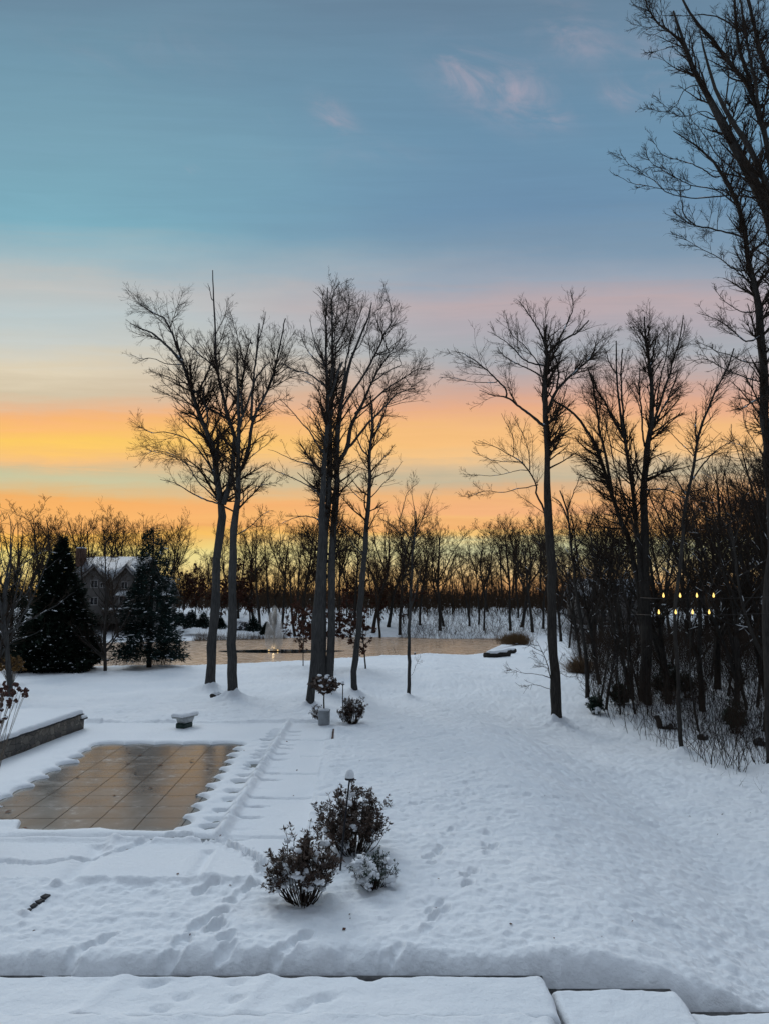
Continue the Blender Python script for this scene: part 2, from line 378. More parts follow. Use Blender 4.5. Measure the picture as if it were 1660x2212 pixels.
# ---- ground sheet ----
def build_ground():
    rs = [3.0]
    while rs[-1] < 3000:
        r = rs[-1]; k = 1.12 if r < 9.5 else 1.0030 if r < 42 else 1.006 if r < 80 else 1.012 if r < 220 else 1.06
        rs.append(r*k)
    rs = np.array(rs)
    a1 = np.radians(np.linspace(-37, 37, 900)); a2 = np.radians(np.linspace(37, 323, 60))[1:-1]
    an = np.concatenate([a1, a2]); nr, na = len(rs), len(an)
    R, A = np.meshgrid(rs, an, indexing='ij'); Xg = R*np.sin(A); Yg = R*np.cos(A)
    z = hgt(Xg.ravel(), Yg.ravel()).reshape(nr, na)
    far = R > 500; z = np.where(far, 2.0, z)
    # pressed marks
    def dent(p, ang, a, b, dep, rim=.25):
        r = math.hypot(*p); k0, k1 = np.searchsorted(rs, [r-1.2, r+1.2]); th = math.atan2(p[0], p[1]); w = 1.3/r
        j0, j1 = np.searchsorted(a1, [th-w, th+w])
        if j1 <= j0 or k1 <= k0: return
        x = Xg[k0:k1, j0:j1]-p[0]; y = Yg[k0:k1, j0:j1]-p[1]; c, s = math.cos(ang), math.sin(ang)
        u = (x*c+y*s)/a; v = (-x*s+y*c)/b; d = u*u+v*v
        dep *= 1.25; a_n = 1+.5*vn(x*9, y*9, 6); z[k0:k1, j0:j1] += -dep*np.exp(-(d*a_n)**3) + .45*rim*dep*np.exp(-((np.sqrt(d)-1.35)/.25)**2)*(1+2*vn(x*14, y*14, 7))
    rg = random.Random(5)
    def K(c, pts, a=.17, b=.10, dep=.10, ang=None, jit=.25, rim=.25):
        for q in pts:
            p = P0(*dp(c, q[0], q[1]))
            p = p+np.array([rg.uniform(-.04, .04), rg.uniform(-.04, .04)]); dent(p, (ang if ang is not None else rg.uniform(.3, 2.2))+rg.uniform(-jit, jit), a*rg.uniform(.75, 1.25), b*rg.uniform(.75, 1.25), dep*rg.uniform(.55, 1.3), rim)
    K('K', [(1100,95),(1065,120),(1035,145),(1010,165),(960,210),(935,215),(870,255),(850,275),(815,320),(795,340),(740,380),(728,415),(720,450),(945,255),(950,270),(1000,300),(975,320),(990,350),(1045,450)], .17, .11, .10, 1.0)
    K('K', [(660,520),(700,505),(800,575),(705,628),(575,615),(1030,515),(1030,545),(1032,598),(1430,575),(1410,585),(1300,630),(1330,605),(340,370),(370,350),(420,340),(460,315),(490,300),(305,405),(1210,380),(1240,355),(1280,330),(1310,320),(1340,300),(1150,400),(860,120),(900,105),(930,95)], .16, .09, .08, .7)
    K('L', [(332,68),(285,80),(300,110),(470,135),(432,150),(442,187),(352,283),(305,303),(285,355),(520,40),(545,20),(535,65),(115,455),(170,440),(85,500)], .15, .09, .10, 1.2)
    tr = [(0,810),(60,820),(150,825),(260,820),(370,800),(450,790),(560,775),(650,745),(740,715),(800,700),(870,680),(940,685),(1000,705),(1060,712),(1130,722),(1180,742),(1240,770),(1280,800),(1330,830),(1310,860),(1340,880)]
    pt = []
    for (x0, y0), (x1, y1) in zip(tr, tr[1:]):
        for k in range(5): pt.append((x0+(x1-x0)*k/5, y0+(y1-y0)*k/5))
    K('J', pt[:52], .16, .09, .035, 0.3, rim=.4)
    K('J', pt[52:], .13, .08, .075, .9, 1.2, rim=.5)
    K('Z', [(975,1790),(962,1802),(955,1832),(930,1850),(938,1838),(1060,1770),(1050,1795),(1060,1830),(1046,1822),(1012,1880),(1002,1912),(1020,1888),(925,1965),(945,1950)], .16, .08, .09, 1.2)
    K('Z', [(830+12*k, 1752-2.4*k+rg.uniform(-4, 4)) for k in range(18)], .12, .07, .045, .3)
    K('Z', [(1060+13*k, 1712+rg.uniform(-8, 8)) for k in range(30)], .12, .08, .035, .3, 1.)
    K('Z', [(990+rg.uniform(-10, 60), 1650+9*k) for k in range(12)], .12, .08, .04, 1.2, 1.)
    # hollows along the cover anchors
    K('J', [(1395,153),(1388,164),(1382,176),(1376,190),(1365,205),(1352,225),(1345,240),(1332,262),(1318,280),(1308,296),(1300,320),(1286,336),(1272,352),(1248,385),(1222,415),(1192,460),(1165,505),(1128,560),(1097,605),(1080,640)], .30, .20, .15, 0., .05, .15)
    for yy, xa, xb in [(165,1462,1500),(185,1450,1495),(207,1440,1490),(232,1400,1465),(250,1400,1455),(278,1372,1430),(305,1362,1425),(345,1345,1400),(375,1330,1390),(408,1310,1385),(450,1290,1372),(497,1262,1355),(543,1240,1320),(597,1200,1290),(658,1170,1255),(705,1150,1245)]:
        K('J', [(xa+(xb-xa)*k/5, yy) for k in range(6)], .18, .08, .045*rg.choice([.15, .5, .8, 1.]), 0., .05, .1)
    def line(c, p, q, w, h, gap=0.):
        a, b = P0(*dp(c, *p)), P0(*dp(c, *q)); m_ = (Yg < 60) & (Yg > 3)
        t, n, L = seg(Xg[m_], Yg[m_], a, b); e = sstep(t, -.02, .02)*(1-sstep(t, .98, 1.02))
        z[m_] += 2.1*h*np.exp(-(n/w)**2)*e*(1+gap*vn(t*L*2., t*0, 3))
    line('J', (1452,122), (1105,690), .14, .085, .3)
    for y, xa, xb in [(208,1495,1655),(288,1510,1655),(375,1300,1655),(497,1250,1650),(692,1110,1480)]: line('J', (xa,y), (xb,y+4), .07, -.035, .8)
    line('J', (1062,760), (975,905), .16, -.045); line('J', (1085,760), (1005,905), .10, .03)
    line('J', (510,735), (320,935), .22, -.045); line('J', (600,690), (540,750), .12, .04)
    line('J', (-40,690), (1110,692), .12, -.06, 1.2); line('J', (-40,708), (1000,716), .12, .035, .8)
    line('K', (270,78), (1100,74), .12, .05, .6); line('K', (262,84), (95,215), .10, .05, .3); line('K', (150,150), (40,215), .10, -.0)
    line('K', (236,104), (120,200), .09, -.05, .2)
    line('N', (705,890), (690,1050), .07, -.04, .2)
    line('R', (1400,1430), (1660,1430), .2, .06)
    for (px, py, dx, dy) in [(1035,1545,1,0)]: pass
    # folds in the distant lawn seen as soft bands
    v = np.stack([Xg, Yg, z], -1).reshape(-1, 3)
    i = np.arange(nr-1)[:,None]*na; j = np.arange(na)[None,:]; j2 = (j+1) % na
    f = np.stack([i+j, i+j2, i+na+j2, i+na+j], -1).reshape(-1, 4)
    c0 = len(v); v = np.vstack([v, [[0, 0, float(z[0].mean())]]])
    tri = np.stack([np.full(na, c0), np.arange(na), (np.arange(na)+1) % na], 1)[:, ::-1]
    me = new_mesh('snow_ground', v, [f, tri], M['snow'], True)
    o = link('ground', me); tag(o, kind='structure')
    return o
# ============================ trees ============================
def tube_batch(P, R, sides, cap=False):
    """P (N,n,3) centre lines, R (N,n) radii -> verts, quads"""
    N_, n, _ = P.shape
    T = np.empty_like(P); T[:,1:-1] = P[:,2:]-P[:,:-2]; T[:,0] = P[:,1]-P[:,0]; T[:,-1] = P[:,-1]-P[:,-2]
    T /= np.linalg.norm(T, axis=2, keepdims=True)+1e-9
    mean = T.mean(1); ref = np.where(np.abs(mean[:,2:3]) < .8, np.array([[0,0,1.]]), np.array([[1.,.3,0]]))[:,None,:]
    U = np.cross(np.broadcast_to(ref, T.shape), T); U /= np.linalg.norm(U, axis=2, keepdims=True)+1e-9; V = np.cross(T, U)
    a = np.arange(sides)*2*np.pi/sides
    ring = P[:,:,None,:] + R[:,:,None,None]*(np.cos(a)[None,None,:,None]*U[:,:,None,:]+np.sin(a)[None,None,:,None]*V[:,:,None,:])
    v = ring.reshape(-1, 3)
    b = (np.arange(N_)*n*sides)[:,None,None]; i = (np.arange(n-1)*sides)[None,:,None]; k = np.arange(sides)[None,None,:]; k2 = (k+1) % sides
    f = np.stack([b+i+k, b+i+k2, b+i+sides+k2, b+i+sides+k], -1).reshape(-1, 4)
    if cap:
        e = (np.arange(N_)*n*sides)[:,None] + (n-1)*sides
        if sides == 4: f = np.vstack([f, e+np.arange(4)])
        elif sides >= 6:
            f = np.vstack([f, (e + np.arange(4))] + [e + np.array([0, 3+j, min(4+j, sides-1), min(5+j, sides-1)]) for j in range(0, sides-4, 2) if 5+j <= sides-1])
    return v, f
def resample(pts, rs, n):
    pts = np.array(pts, float); rs = np.array(rs, float)
    if len(pts) > 2:                               # soften the traced corners
        for _ in range(2):
            q = [pts[0]]; s = [rs[0]]
            for i in range(len(pts)-1):
                q += [pts[i]*.75+pts[i+1]*.25, pts[i]*.25+pts[i+1]*.75]; s += [rs[i]*.75+rs[i+1]*.25, rs[i]*.25+rs[i+1]*.75]
            q.append(pts[-1]); s.append(rs[-1]); pts = np.array(q); rs = np.array(s)
    d = np.r_[0, np.cumsum(np.linalg.norm(np.diff(pts, axis=0), axis=1))]; t = np.linspace(0, d[-1], n)
    return np.stack([np.interp(t, d, pts[:,k]) for k in range(3)], 1), np.interp(t, d, rs)
def spawn(P, R, per_m, t0, t1, Lf, ang, n, wob, up, rk, rmin, rg, rend=.25, lmax=9., t0s=None, out=None, outk=0., lmin=.12, tp=.5, tq=1., rref=0.):
    """grow side branches from a batch of centre lines"""
    seg_ = np.linalg.norm(np.diff(P, axis=1), axis=2); L = seg_.sum(1)
    cnt = rg.poisson(np.maximum(L*per_m, .0)); idx = np.repeat(np.arange(len(P)), cnt); K = len(idx)
    if K == 0: return np.zeros((0,n,3)), np.zeros((0,n))
    lo = np.full(K, t0) if t0s is None else t0s[idx]
    hi = t1[idx] if hasattr(t1, '__len__') else t1; t = lo + (hi-lo)*rg.random(K)**tq; q = t*(P.shape[1]-1); i = np.minimum(q.astype(int), P.shape[1]-2); fr = (q-i)[:,None]
    p = P[idx,i]*(1-fr)+P[idx,i+1]*fr; T = P[idx,i+1]-P[idx,i]; T /= np.linalg.norm(T, axis=1, keepdims=True)+1e-9
    r = R[idx,i]*(1-fr[:,0])+R[idx,i+1]*fr[:,0]
    perp = np.cross(T, rg.normal(size=(K,3))); perp /= np.linalg.norm(perp, axis=1, keepdims=True)+1e-9
    a = np.radians(ang)*(.75+.5*rg.random(K))[:,None]
    d = np.cos(a)*T+np.sin(a)*perp
    if out is not None:
        o = p-out; o[:,2] *= .2; o /= np.linalg.norm(o, axis=1, keepdims=True)+1e-9; d = d+o*outk
    d[:,2] += up; d /= np.linalg.norm(d, axis=1, keepdims=True)
    ln = np.minimum(L[idx]*Lf[1], lmax); ln = np.maximum(ln*(Lf[0]/Lf[1]+(1-Lf[0]/Lf[1])*rg.random(K))*(1-tp*(t-lo)/(1.001-lo)), lmin)
    if rref: ln = ln*np.clip(r/rref, .5, 1.)
    Q = np.empty((K,n,3)); Q[:,0] = p; st = (ln/(n-1))[:,None]; dd = d
    for j in range(1, n):
        dd = dd + rg.normal(size=(K,3))*wob; dd[:,2] += up*.45; dd /= np.linalg.norm(dd, axis=1, keepdims=True); Q[:,j] = Q[:,j-1]+dd*st
    r0 = np.clip(r*rk, rmin, .022*ln+rmin); rr = r0[:,None]*np.linspace(1, rend, n)[None,:]
    return Q, np.maximum(rr, rmin*.8)
def snow_on(P, R, prob, rg, k=.95, lmin=.0):
    """short caps of snow lying on the upper side of limbs"""
    out = []; rr = []
    for p, r in zip(P, R):
        n = len(p); j = 0
        while j < n-3:
            d = p[j+2]-p[j]; sl = abs(d[2])/(np.linalg.norm(d)+1e-9)
            if rg.random() < prob*2.*max(0., .93-sl):
                m_ = rg.integers(2, 5); e = min(n-1, j+m_)
                q, s = resample(p[j:e+1], r[j:e+1], 6); sd = np.array([rg.normal()*.25, -.35, 1.]); sd /= np.linalg.norm(sd)
                w = np.array([.15, .9, .75, 1., .8, .1])*(.8+.4*rg.random(6)); q = q + sd*s[:,None]*.62
                q = q + rg.normal(size=q.shape)*s[:,None]*.08
                out.append(q); rr.append(s*k*w)
                j = e+rg.integers(1, 4)
            else: j += 1
    if not out: return None
    return np.array(out), np.array(rr)
def leaves_at(P, rg, size, n):
    """little crumpled leaves hanging near the ends of twigs"""
    idx = rg.integers(0, len(P), n); p = P[idx, -1 - rg.integers(0, 2, n)] + rg.normal(size=(n,3))*.03
    a = rg.normal(size=(n,3)); a[:,2] -= .6; a /= np.linalg.norm(a, axis=1, keepdims=True); b = np.cross(a, rg.normal(size=(n,3))); b /= np.linalg.norm(b, axis=1, keepdims=True)
    s = size*(.6+.8*rg.random(n))[:,None]; c = np.cross(a, b)*s*.25
    v = np.stack([p, p+a*s*.5+b*s*.38+c, p+a*s, p+a*s*.5-b*s*.38+c], 1).reshape(-1, 3)
    return v, (np.arange(n)*4)[:,None]+np.arange(4)[None,:]
def tree_parts(root, limbs, lv, mats, snow=None, leaves=None, collar=None, org=None):
    """limbs: (P,R) batch; lv: list of (P,R,sides)"""
    org = np.zeros(3) if org is None else org
    v, f = tube_batch(limbs[0], limbs[1], 10, True)
    if collar is not None:                         # root flare
        pass
    tr = link('trunk', new_mesh('trunk', v-org, f, mats[0], True), root)
    vs = []; fs = []; c = 0
    for P, R, s in lv:
        if len(P):
            v, f = tube_batch(P, R, s); vs.append(v); fs.append(f+c); c += len(v)
    cr = link('crown', new_mesh('crown', np.vstack(vs)-org, np.vstack(fs), mats[1], False), root)
    if snow is not None:
        v, f = tube_batch(snow[0], snow[1], 6, True); tag(link('snow', new_mesh('limb_snow', v-org, f, M['snow'], True), root), kind='stuff')
    if leaves is not None:
        v, f = leaves; tag(link('leaves', new_mesh('leaves', v-org, f, M['leaf_brown'], False), root), kind='stuff')
    return root
def near_pt(limbs2d, q):
    best = None
    for pts, ys in limbs2d:
        for k in range(len(pts)-1):
            a, b = pts[k], pts[k+1]; e = b-a; t = np.clip(np.dot(q-a, e)/(np.dot(e, e)+1e-9), 0, 1)
            d = np.linalg.norm(a+t*e-q)
            if best is None or d < best[0]: best = (d, ys[k]+(ys[k+1]-ys[k])*t, a+t*e)
    return best
def traced_tree(name, label, limbs, seed, Yb=None, mats=None, dens=(2.4, 4.9, 7.2), L1=(.28,.62), l1max=3.7, snow=.10, up=.08, leaf_n=0, leaf_s=.07, low=.5, cat='tree', rmin=.0055, group=None, dzk=.45, flare=1.5):
    """limbs: [(crop, [(x,y)...], width0, width1[, depth change])], the first one the trunk from the ground up"""
    rg = np.random.default_rng(seed); mats = mats or (M['bark'], M['twig'])
    c, pts, w0, w1 = limbs[0][:4]; b = gp(*(dp(*pts[0]) if isinstance(pts[0][0], str) else dp(c, *pts[0]))); Yb = Yb or b[1]
    l2 = []; PP = []; RR = []; isT = []
    for k, lm in enumerate(limbs):
        c, pts, w0, w1 = lm[:4]; s = CR[c][2]*1.8217
        q = [np.array(dp(*p) if isinstance(p[0], str) else dp(c, *p)) for p in pts]
        Ln = sum(np.linalg.norm(q[i+1]-q[i]) for i in range(len(q)-1)); acc = 0.; ys = []
        if k:
            nb = near_pt(l2, q[0]); y0 = nb[1]
            if 1.5 < nb[0] < 90: q.insert(0, nb[2]); Ln += nb[0]
        else: y0 = Yb
        dz = 0. if k == 0 else (lm[4] if len(lm) > 4 else rg.choice([-1, 1])*rg.uniform(.35, 1.)*dzk*Ln/F*Yb)
        for i, p in enumerate(q):
            if i: acc += np.linalg.norm(q[i]-q[i-1])
            ys.append(y0+dz*acc/Ln)
        l2.append((q, ys)); w3 = [at(p[0], p[1], y) for p, y in zip(q, ys)]
        r = np.linspace(w0, w1, len(q))/s/F*np.array(ys)/2
        if k == 0:
            r[0] *= 1.0; w3[0][2] = min(w3[0][2], b[2]) - .15
            w3.insert(1, w3[0]+(w3[1]-w3[0])*min(.25, 1.2/np.linalg.norm(w3[1]-w3[0]))); r = np.insert(r, 1, r[0]*.97); r[0] *= flare/1.2
        P_, R_ = resample(w3, r, 26)
        L3 = np.linalg.norm(P_[-1]-P_[0]); nz = np.cumsum(rg.normal(size=P_.shape), 0)*.008*math.sqrt(L3); nz -= np.linspace(0, 1, 26)[:,None]*nz[-1]; P_ = P_+nz*(np.linspace(0, 1, 26)[:,None] > 0)
        R_ = R_*(1+.05*rg.normal(size=26))
        PP.append(P_); RR.append(R_); isT.append(k == 0)
    P = np.array(PP); R = np.array(RR); org = P[0,0].copy()
    t0s = np.where(isT, low, .28); t1s = np.array([.72 if lm[3] >= 7 and k else .97 for k, lm in enumerate(limbs)]); top = P[...,2].max(); mid = np.array([org[0], org[1], 0])
    big = R[:,0] > .0
    l1 = spawn(P, R, dens[0], 0, t1s, L1, 42, 9, .085, up, .45, rmin*1.9, rg, lmax=l1max, t0s=t0s, out=P[:,:,:].mean((0,1)), outk=.35, tp=.30, tq=.8, rref=.032)
    l2_ = spawn(*l1, dens[1], .12, 1., (.25,.60), 40, 6, .11, up*.8, .65, rmin*1.3, rg, lmax=1.8, tp=.5)
    l3 = spawn(*l2_, dens[2], .1, 1., (.25,.62), 38, 4, .12, up, .7, rmin, rg, lmax=.75, tp=.5, lmin=.16)
    root = thing(name, label, cat, tuple(org), group)
    sn = snow_on(np.vstack([P[1:], P[:1,8:]]) if False else P, R, snow, rg) if snow else None
    lv = leaves_at(l3[0], rg, leaf_s, leaf_n) if leaf_n else None
    tree_parts(root, (P, R), [(*l1, 4), (*l2_, 3), (*l3, 3)], mats, sn, lv, org=org)
    trees_bases.append((org[0], org[1], R[0,1], min(.75, R[0,1]*1.5+.18)))
    return root
def grown_tree(H, seed, spread=.33, clear=.35, forks=2, dens=(1.3, 3.2, 4.), r0=None, wob=.045, snow=0., rmin=.007, lv3=True, upw=.14, leafy=0, leaf_s=.09, nl=9):
    """a bare tree grown from random numbers; returns its parts as arrays"""
    rg = np.random.default_rng(seed); r0 = r0 or H*.0115; n = 26
    P = []; R = []
    def line(p, d, L, ra, rb, w, u):
        q = [p]; d = d/np.linalg.norm(d)
        for _ in range(n-1):
            d = d+rg.normal(size=3)*w; d[2] += u; d /= np.linalg.norm(d); q.append(q[-1]+d*L/(n-1))
        return np.array(q), np.linspace(ra, rb, n)
    p, r = line(np.array([0,0,-.3]), np.array([rg.normal()*.05, rg.normal()*.05, 1.]), H*(.96 if forks == 0 else .85), r0, r0*.12, wob*.5, .02)
    P.append(p); R.append(r); r[0] *= 1.35
    for k in range(forks):
        i = int(n*(clear+.02+.25*rg.random())); a = rg.random()*6.28; d = np.array([math.cos(a)*.42, math.sin(a)*.42, 1.])
        q, s = line(p[i], d, H*.85*(1-i/n)*rg.uniform(.85, 1.1), r[i]*.8, r0*.10, wob, .03); P.append(q); R.append(s)
    for k in range(nl):
        j = rg.integers(0, len(P[:forks+1])); i = int(n*rg.uniform(clear, .85)); a = rg.random()*6.28; d = np.array([math.cos(a), math.sin(a), rg.uniform(.3, 1.1)])
        q, s = line(P[j][i], d, H*spread*rg.uniform(.6, 1.2)*(1.25-i/n), R[j][i]*.55, r0*.07, wob*1.5, .035); P.append(q); R.append(s)
    P = np.array(P); R = np.array(R); t0s = np.where(np.arange(len(P)) == 0, clear*.8, .15)
    l1 = spawn(P, R, dens[0], 0, 1, (.28,.6), 43, 7, .11, upw, .45, rmin*1.5, rg, lmax=H*.14, t0s=t0s, tp=.4)
    l2 = spawn(*l1, dens[1], .12, 1, (.3,.65), 40, 5, .15, upw, .6, rmin*1.1, rg, lmax=1.8)
    lv = [(*l1, 4), (*l2, 3)]
    if lv3:
        l3 = spawn(*l2, dens[2], .1, 1, (.3,.65), 38, 3, .15, upw, .7, rmin*.85, rg, lmax=.8, lmin=.2); lv.append((*l3, 3))
    sn = snow_on(P, R, snow, rg) if snow else None
    if sn is None and snow: snow = 0
    if snow and len(l1[0]):
        s2 = snow_on(l1[0][::3], l1[1][::3], snow*.8, rg, 1.3)
        if s2 is not None: sn = (np.concatenate([sn[0], s2[0]]), np.concatenate([sn[1], s2[1]]))
    lf = leaves_at(l2[0], rg, leaf_s, leafy) if leafy else None
    return (P, R), lv, sn, lf
class Proto:
    def __init__(s, mats, **k):
        limbs, lv, sn, lf = grown_tree(**k); s.H = k['H']; s.me = []
        v, f = tube_batch(limbs[0], limbs[1], 7); s.me.append(('trunk', new_mesh('trunk', v, f, mats[0], True)))
        vs = []; fs = []; c = 0
        for P, R, sd in lv:
            if len(P): v, f = tube_batch(P, R, sd); vs.append(v); fs.append(f+c); c += len(v)
        s.me.append(('crown', new_mesh('crown', np.vstack(vs), np.vstack(fs), mats[1])))
        if sn is not None: v, f = tube_batch(sn[0], sn[1], 5); s.me.append(('snow', new_mesh('limb_snow', v, f, M['snow'], True)))
        if lf is not None: s.me.append(('leaves', new_mesh('leaves', lf[0], lf[1], M['leaf_brown'])))
    def place(s, x, y, H, rz, name, label, group=None, lean=(0,0), cat='tree', z=None):
        o = thing(name, label, cat, (x, y, (gz(x, y) if z is None else z)-.05), group, rz); o.rotation_euler = (lean[0], lean[1], rz)
        k = H/s.H; u_ = .82+.5*abs(math.sin(x*7.3+y)); o.scale = (k*u_, k*u_, k)
        for nm, me in s.me: tag(link(nm, me, o), kind='stuff' if nm in ('snow', 'leaves') else None)
        return o
# ---- conifers made of many small drooping sprays ----
def conifer(name, label, base, H, Rb, n, seed, mat, shape=.85, open_=0., spray=.30, snow_n=0, lean=0, group=None, skirt=.06, cat='evergreen tree', lo=0.02):
    rg = np.random.default_rng(seed); org = np.array(base, float)
    root = thing(name, label, cat, tuple(org), group)
    t = lo+(1-lo)*(1-np.sqrt(1-rg.random(n)*.995)); t = np.clip(t, 0, .995); az = rg.random(n)*2*np.pi
    lob = 1+.16*np.sin(az*3+t*9+seed)+.10*np.sin(az*7-t*23)+.22*vn(az*2.2, t*14., seed)*2
    env = Rb*(1-t)**shape*lob*np.where(t < skirt, .80+.2*t/skirt, 1.)
    if open_:
        k = np.sin(t*H*4.2+az*1.3+1.7*np.sin(az*2+seed)); keep = rg.random(n) > open_*(k > .1)
        t, az, env = t[keep], az[keep], env[keep]; n = len(t)
    q = rg.random(n)**.42; r = env*(.25+.75*q)*np.where(rg.random(n) < .22, 1+.30*rg.random(n), 1)
    c = np.stack([r*np.cos(az), r*np.sin(az), t*H + rg.normal(size=n)*.05], 1)
    o = np.stack([np.cos(az), np.sin(az), np.full(n, -.05)+.55*rg.normal(size=n)*.5+.35*t], 1) + rg.normal(size=(n,3))*.30
    o /= np.linalg.norm(o, axis=1, keepdims=True); sd = np.cross(o, np.array([0,0,1.])+rg.normal(size=(n,3))*.5); sd /= np.linalg.norm(sd, axis=1, keepdims=True)
    L = spray*(.55+.9*rg.random(n))[:,None]*(1-.35*t)[:,None]; a0 = c-o*L*.3
    vs = []
    for s_, ff in ((-1,.34), (0,0.), (1,.34)):   # three fingers each
        d = o+sd*s_*.8; d /= np.linalg.norm(d, axis=1, keepdims=True); l = L*(1. if s_ == 0 else .72); w = np.cross(d, sd+o*.3); w /= np.linalg.norm(w, axis=1, keepdims=True)+1e-9
        wd = sd*L*.09+w*L*.05
        vs.append(np.stack([a0-wd*.4, a0+d*l*.55-wd, a0+d*l+rg.normal(size=(n,3))*L*.05, a0+d*l*.5+wd], 1))
    v = np.concatenate(vs, 1).reshape(-1, 3); f = (np.arange(n*3)*4)[:,None]+np.arange(4)[None,:]
    link('foliage', new_mesh('foliage', v, f, mat), root)
    m_ = MB(); m_.tube([(0,0,-.2),(0,0,H*.5),(lean,0,H*.96)], [Rb*.07+.04, Rb*.045+.03, .015], 8)
    tr = m_.build('trunk', M['bark_dark'], root, True)
    # boughs
    nb = int(26+H*4); tb = lo+rg.random(nb)*.9; ab = rg.random(nb)*6.283; P = np.zeros((nb,4,3)); eb = Rb*(1-tb)**shape*.85
    for j in range(4):
        P[:,j,0] = np.cos(ab)*eb*j/3; P[:,j,1] = np.sin(ab)*eb*j/3; P[:,j,2] = tb*H+eb*(.10*j/3)
    v, f = tube_batch(P, np.full((nb,4), .025)*np.array([1,.7,.5,.2])[None,:], 4); link('boughs', new_mesh('boughs', v, f, M['bark_dark']), root)
    if snow_n:
        idx = rg.choice(n, min(snow_n, n), False, p=(q*(1.05-t))/np.sum(q*(1.05-t))); k = len(idx); s = .028+.06*rg.random(k)**2.2
        cc = c[idx]+o[idx]*L[idx]*.25; cc[:,2] += .03
        P = np.zeros((k,4,3)); d = o[idx].copy(); d[:,2] *= .3; d += rg.normal(size=d.shape)*.5
        for j in range(4): P[:,j] = cc+d*(s[:,None]*(j-1.5)*1.1)
        R = s[:,None]*np.array([.3,.9,.85,.2])[None,:]; v, f = tube_batch(P, R, 5, False); v[:,2] = (v[:,2]-np.repeat(cc[:,2], 20))*.5+np.repeat(cc[:,2], 20)
        tag(link('snow', new_mesh('bough_snow', v, f, M['snow'], True), root), kind='stuff')
    return root
# ---- broad-leaved shrubs: stems that end in whorls of leaves, snow lying inside ----
def shrub(name, label, base, Rx, H, nst, seed, leafm, leaf=.055, snow=10, bare=.0, tuft=5, snow_r=.09, cat='shrub', group=None, top=0.):
    rg = np.random.default_rng(seed); root = thing(name, label, cat, tuple(base), group)
    az = rg.random(nst)*6.283; sp_ = np.sqrt(rg.random(nst)); n = 8; P = np.zeros((nst,n,3)); tx = np.cos(az)*sp_*Rx; ty = np.sin(az)*sp_*Rx; tz = H*(np.sqrt(np.maximum(0, 1-.72*sp_**2)))*rg.uniform(.55, 1.22, nst)
    for j in range(n):
        t = j/(n-1); P[:,j,0] = tx*(.30+.70*t**.8); P[:,j,1] = ty*(.30+.70*t**.8); P[:,j,2] = tz*t**1.05-.05*(1-t)
    P[:,1:] += np.cumsum(rg.normal(size=(nst,n-1,3))*.012*H, 1); R = np.linspace(.011, .0035, n)[None,:]*np.ones((nst,1))
    l1 = spawn(P, R, 4., .25, .95, (.25,.5), 38, 5, .16, .22, .7, .003, rg, lmax=H*.34, tp=.4)
    l2 = spawn(*l1, 4.5, .3, 1., (.3,.6), 36, 4, .16, .22, .7, .0026, rg, lmax=H*.2, tp=.4)
    vs = []; fs = []; c = 0
    for a, b, s in ((P, R, 5), (*l1, 4), (*l2, 3)):
        v, f = tube_batch(a, b, s); vs.append(v); fs.append(f+c); c += len(v)
    link('stems', new_mesh('stems', np.vstack(vs), np.vstack(fs), M['twig']), root)
    tips = []; dirs = []
    for a in (P, l1[0], l2[0]):
        tips.append(a[:,-1]); dirs.append(a[:,-1]-a[:,-2])
        k = rg.random(len(a)) > bare; tips.append(a[k,-2]); dirs.append((a[:,-1]-a[:,-2])[k])
    tips = np.vstack(tips); dirs = np.vstack(dirs); dirs /= np.linalg.norm(dirs, axis=1, keepdims=True)+1e-9
    m_ = len(tips); T = np.repeat(tips, tuft, 0); D = np.repeat(dirs, tuft, 0); pr = np.cross(D, rg.normal(size=D.shape)); pr /= np.linalg.norm(pr, axis=1, keepdims=True)
    d = D*rg.uniform(-.1, 1.0, (len(T),1))+pr; d[:,2] += .1; d /= np.linalg.norm(d, axis=1, keepdims=True); w = np.cross(d, D+rg.normal(size=D.shape)*.3); w /= np.linalg.norm(w, axis=1, keepdims=True)+1e-9
    s = leaf*rg.uniform(.6, 1.25, (len(T),1)); nn = np.cross(d, w)
    v = np.stack([T, T+d*s*.45+w*s*.19+nn*s*.05, T+d*s-nn*s*.08, T+d*s*.45-w*s*.19+nn*s*.05], 1).reshape(-1, 3); f = (np.arange(len(T))*4)[:,None]+np.arange(4)[None,:]
    link('leaves', new_mesh('leaves', v, f, leafm), root)
    if snow:
        mb = MB()
        for k in range(snow):
            j = rg.integers(0, nst); i = rg.integers(3, n-1); p = P[j,i]+rg.normal(size=3)*.04; p[2] = max(p[2], .08) + top*rg.random()
            r = snow_r*rg.uniform(.45, 1.25); q = rg.uniform(0, 6.28)
            mb.ball(p, (r*rg.uniform(.8, 1.5), r*rg.uniform(.8, 1.3), r*rg.uniform(.5, .8)), int(rg.integers(1e4)), .45, 2)
            for _ in range(2): mb.ball(p+rg.normal(size=3)*r*.7-np.array([0,0,r*.25]), (r*.55, r*.5, r*.42), int(rg.integers(1e4)), .5, 2)
        tag(mb.build('snow', M['snow'], root, True), kind='stuff')
    return root
